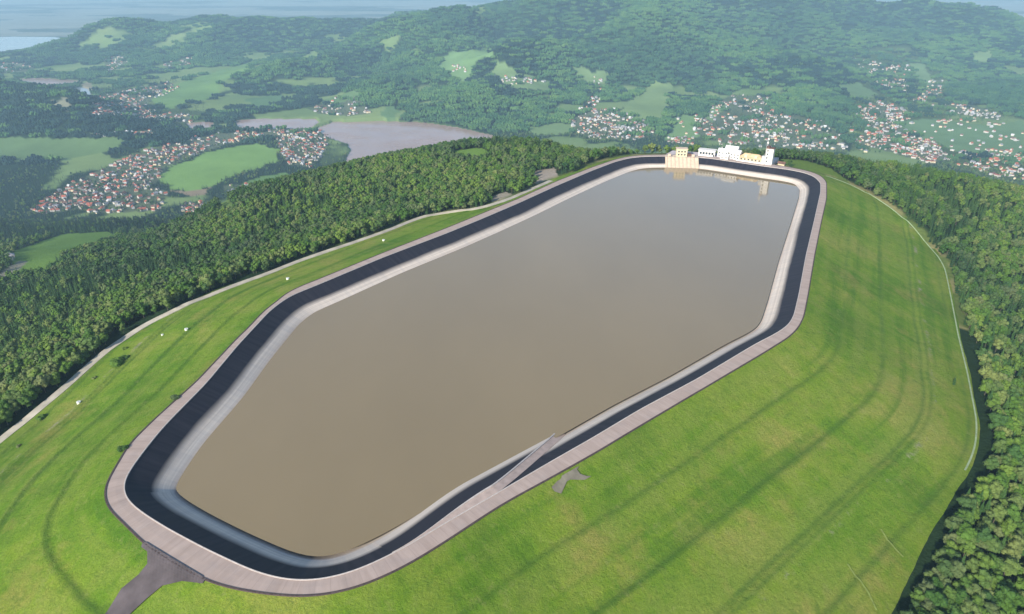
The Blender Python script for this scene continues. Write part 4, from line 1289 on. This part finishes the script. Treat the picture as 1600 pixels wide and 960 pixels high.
def gn_stuff(name, X, Y, Z, rot, scl, vid, coll):
    me = bpy.data.meshes.new(name)
    me.vertices.add(len(X)); me.vertices.foreach_set("co", np.stack([X, Y, Z], -1).astype(np.float32).ravel())
    for an, ty, val in (("rotz", 'FLOAT', rot), ("scl", 'FLOAT', scl)):
        a = me.attributes.new(an, ty, 'POINT'); a.data.foreach_set("value", np.asarray(val, np.float32))
    a = me.attributes.new("vid", 'INT', 'POINT'); a.data.foreach_set("value", np.asarray(vid, np.int32))
    me.update()
    o = obj(name, me); tag(o, kind='stuff')
    g = bpy.data.node_groups.new(name, 'GeometryNodeTree')
    g.interface.new_socket("Geometry", in_out='INPUT', socket_type='NodeSocketGeometry')
    g.interface.new_socket("Geometry", in_out='OUTPUT', socket_type='NodeSocketGeometry')
    N = g.nodes; Lk = g.links
    gi = N.new("NodeGroupInput"); go = N.new("NodeGroupOutput")
    ci = N.new("GeometryNodeCollectionInfo"); ci.inputs[0].default_value = coll
    ci.inputs["Separate Children"].default_value = True; ci.inputs["Reset Children"].default_value = True
    ip = N.new("GeometryNodeInstanceOnPoints"); ip.inputs["Pick Instance"].default_value = True
    def na(nm, ty):
        a = N.new("GeometryNodeInputNamedAttribute"); a.data_type = ty; a.inputs[0].default_value = nm
        return [s for s in a.outputs if s.enabled][0]
    cx = N.new("ShaderNodeCombineXYZ"); Lk.new(na("rotz", 'FLOAT'), cx.inputs[2])
    Lk.new(gi.outputs[0], ip.inputs["Points"]); Lk.new(ci.outputs[0], ip.inputs["Instance"])
    Lk.new(na("vid", 'INT'), ip.inputs["Instance Index"]); Lk.new(cx.outputs[0], ip.inputs["Rotation"])
    Lk.new(na("scl", 'FLOAT'), ip.inputs["Scale"]); Lk.new(ip.outputs[0], go.inputs[0])
    md = o.modifiers.new("scatter", 'NODES'); md.node_group = g
    return o
m_ = ~indiv
vid = np.where(conif, 6 + rng.integers(0, 3, len(X)), rng.integers(0, 6, len(X)))
dk = (R_ > 1500) & (X < -500) & (rng.random(len(X)) < .75) | (R_ > 1300) & (rng.random(len(X)) < .2)
vid = np.where(dk, 9 + rng.integers(0, 3, len(X)), vid)
gn_stuff("woodland", X[m_], Y[m_], Z[m_], rot[m_], scl[m_], vid[m_], lib)
# distant woods in clumps
XC, YC = jgrid(-5200, 5200, 2400, 7400, 34.0)
r_ = np.hypot(XC, YC); k_ = (r_ >= 2900) & (r_ < 7400); XC, YC = XC[k_], YC[k_]
XC, YC = place(XC, YC, 1.0)
k_ = rng.random(len(XC)) > 0.75 * gsample(vm.astype(float), XC, YC); XC, YC = XC[k_], YC[k_]
ZC = ground(XC, YC); k_ = visible(XC, YC, ZC, 16, .002); XC, YC, ZC = XC[k_], YC[k_], ZC[k_]
PD = np.where((XC < -900) & (np.hypot(XC, YC) < 4300), .8, .05 + .55 * smoothstep(.53, .60, fbm(XC, YC, 520, 3)))
gn_stuff("distant_woodland", XC, YC, ZC - 2.0, rng.uniform(0, 6.28, len(XC)), rng.uniform(.75, 1.1, len(XC)), np.where(rng.random(len(XC)) < PD, 5 + rng.integers(0, 3, len(XC)), rng.integers(0, 5, len(XC))), lib2)
print("trees", len(X), "indiv", indiv.sum(), "clumps", len(XC))

# bushes and lone trees on the grass
bv, bf = [], []
rr = random.Random(3)
for k in range(5):
    c = (rr.uniform(-.9, .9), rr.uniform(-.9, .9), rr.uniform(.5, 1.1)); blob(bv, bf, c, .8, 2, 700 + k, .8); leaves(bv, bf, c, .9, 70, .16, rr, .8)
bmesh_ = mesh_from("foliage", bv, bf, [M['leaf']])
stm = MB()
for k in range(4): stm.tube((0, 0, -.4), (math.cos(k * 1.6) * .6, math.sin(k * 1.6) * .6, .8), .07, .03, 5)
stmesh = stm.mesh("stem", [M['bark']])
BUSH = [(184, 571, 3.2, "largest dark bush on the left grass slope below the toe track"), (196, 560, 1.6, "small bush just beside the largest bush on the left slope"), (65, 655, 1.7, "low bush near the toe track at the lower left"),
        (193, 703, 1.6, "dark shrub close under the crest kerb above the near left corner"), (196, 545, 1.3, "reddish small shrub next to the toe track, up from the largest bush"), (277, 628, 1.6, "dark shrub hugging the crest kerb midway along the left bank"),
        (148, 592, 1.1, "tiny round bush between the toe track and the largest bush"), (30, 700, 1.0, "tiny bush at the left picture edge under the toe track")]
for (a, b_, s, lab) in BUSH:
    p, z = on_slope(a, b_)
    o = empty("bush", (p[0], p[1], z), rr.random() * 6); o.scale = (s, s, s * .8)
    obj("foliage", bmesh_, o); obj("stem", stmesh, o)
    tag(o, lab, "bush", "bushes on the left grass slope")
p, z = on_slope(1490, 602)
o = empty("small_spruce", (p[0], p[1], z)); o.scale = (.42, .42, .36)
obj("crown", CN[1][0], o); obj("trunk", CN[1][1], o)
tag(o, "small dark lone spruce standing on the right grass slope near its outer edge", "tree")

# ------------------------------------------------------------------ houses
def house_kind(k):
    """walls and roof of one kind of dwelling"""
    wl_, rf = MB(), MB()
    if k == 0:
        wl_.gwall(-5.5, 5.5, -4.2, 4.2, -3, 5.2, 9.0); rf.gable(-5.5, 5.5, -4.2, 4.2, 5.35, 9.2, .7, .15)
        rf.box(1.5, 2.2, .6, 1.3, 7.5, 10.2)
    elif k == 1:
        wl_.box(-6, 6, -5, 5, -3, 5.4); rf.hip(-6, 6, -5, 5, 5.42, 9.2, .8)
        rf.box(-.4, .4, -2, -1.3, 7.0, 10)
    elif k == 2:
        wl_.gwall(-7, 7, -4, 4, -3, 4.4, 7.8); wl_.gwall(-2.5, 2.5, -7, -3.9, -3, 4.0, 5.8)
        rf.gable(-7, 7, -4, 4, 4.55, 8.0, .7, .15); rf.gable(-2.5, 2.5, -7, -4.1, 4.15, 6.0, .5, .15)
    else:
        wl_.box(-9, 9, -5, 5, -3, 6.2); rf.box(-9.3, 9.3, -5.3, 5.3, 6.2, 6.8)
        rf.box(-2, 2, -1.5, 1.5, 6.8, 8.4)
    return wl_, rf
WM, RM = {}, {}
for k in range(4):
    a, b_ = house_kind(k)
    for wmn in ('wallw', 'wallc', 'wallg'): WM[k, wmn] = a.mesh("house", [M['hwall' if wmn == 'wallw' else wmn]])
    for rmn in ('roofr', 'roofb', 'roofg', 'roofl'): RM[k, rmn] = b_.mesh("roof", [M[rmn]])
RNAME = {'roofr': 'red', 'roofb': 'brown', 'roofg': 'grey', 'roofl': 'pale'}
KNAME = {0: 'gabled', 1: 'hipped', 2: 'cross-gabled', 3: 'flat'}
WNAME = {'wallw': 'white', 'wallc': 'cream', 'wallg': 'grey'}
HS = []
for vi, (poly, cnt, red, words) in enumerate(VILL):
    xs = [p[0] for p in poly]; ys = [p[1] for p in poly]; cnt = int(cnt * 1.5)
    X_ = rng.uniform(min(xs), max(xs), cnt * 12); Y_ = rng.uniform(min(ys), max(ys), cnt * 12)
    ins = inpoly(X_, Y_, poly); X_, Y_ = X_[ins][:cnt], Y_[ins][:cnt]
    h = hit(X_, Y_)
    for q in h:
        if np.isnan(q[0]): continue
        r = math.hypot(q[0], q[1])
        if r < 1150 and words != 'on the hillside at the left picture edge': continue
        if any(abs(q[0] - s[0]) + abs(q[1] - s[1]) < 12 for s in HS): continue
        k = int(rng.choice([0, 0, 0, 1, 1, 2, 3] if red > .3 else [0, 0, 1, 2, 3]))
        rfm = ('roofr' if rng.random() < .55 else 'roofb') if rng.random() < red + .25 else ('roofg' if rng.random() < .65 else 'roofl')
        wmn = str(rng.choice(['wallw', 'wallw', 'wallc', 'wallg']))
        HS.append((q[0], q[1], q[2], k, wmn, rfm, rng.uniform(0, 3.14), rng.uniform(.7, 1.1), words, r, vi))
HS.sort(key=lambda s: s[9])
near_h_, far_h_ = HS[:300], HS[300:]
def words_of(s):
    if s[8]: return s[8]
    return "in the scattered hamlet beyond the left town" if s[0] < 0 else "in the distant village beyond the far bank"
for s in near_h_:
    z = float(ground(s[0], s[1]))
    o = obj("house", WM[s[3], s[4]], None, (s[0], s[1], z), s[6]); o.scale = (s[7],) * 3
    obj("roof", RM[s[3], s[5]], o)
    wd = words_of(s); px1, py1 = proj(s[0], s[1], z)
    lab = "%s house with %s %s roof %s" % (WNAME[s[4]], RNAME[s[5]], KNAME[s[3]], wd)
    tag(o, lab, "house", lab.replace(" house", " houses", 1))
# the rest of the villages, too many and too small to name one by one
Vv, Ff, Mi = [], [], []
order = ['wallw', 'wallc', 'wallg', 'roofr', 'roofb', 'roofg', 'roofl']
for s in far_h_:
    a, b_ = house_kind(s[3]); z = float(ground(s[0], s[1])); c_, n_ = math.cos(s[6]), math.sin(s[6])
    for part, mn in ((a, s[4]), (b_, s[5])):
        base = len(Vv)
        for (x, y, zz) in part.v:
            x, y, zz = x * s[7], y * s[7], zz * s[7]
            Vv.append((s[0] + x * c_ - y * n_, s[1] + x * n_ + y * c_, z + zz))
        Ff += [[base + i for i in f] for f in part.f]; Mi += [order.index(mn)] * len(part.f)
if Ff:
    tag(obj("distant_houses", mesh_from("distant_houses", Vv, Ff, [M['hwall' if q == 'wallw' else q] for q in order], Mi)), kind='stuff')
print("houses", len(HS))

# ------------------------------------------------------------------ haze: one closed box of thin air round everything
HB = 64000.0
b = MB(); b.box(-HB, HB, -3000, HB, -640, 215)
hm = bpy.data.materials.new("haze_air"); hm.use_nodes = True
nt = hm.node_tree; nt.nodes.clear()
outn = nt.nodes.new("ShaderNodeOutputMaterial"); pv = nt.nodes.new("ShaderNodeVolumePrincipled")
pv.inputs["Color"].default_value = (0.50, 0.77, 1.0, 1)
pv.inputs["Density"].default_value = 0.000076
pv.inputs["Anisotropy"].default_value = 0.0
nt.links.new(pv.outputs[0], outn.inputs["Volume"])
hz = b.build("haze", hm); tag(hz, kind='stuff')
print("zmin", TZ.min(), "zmax", TZ.max())
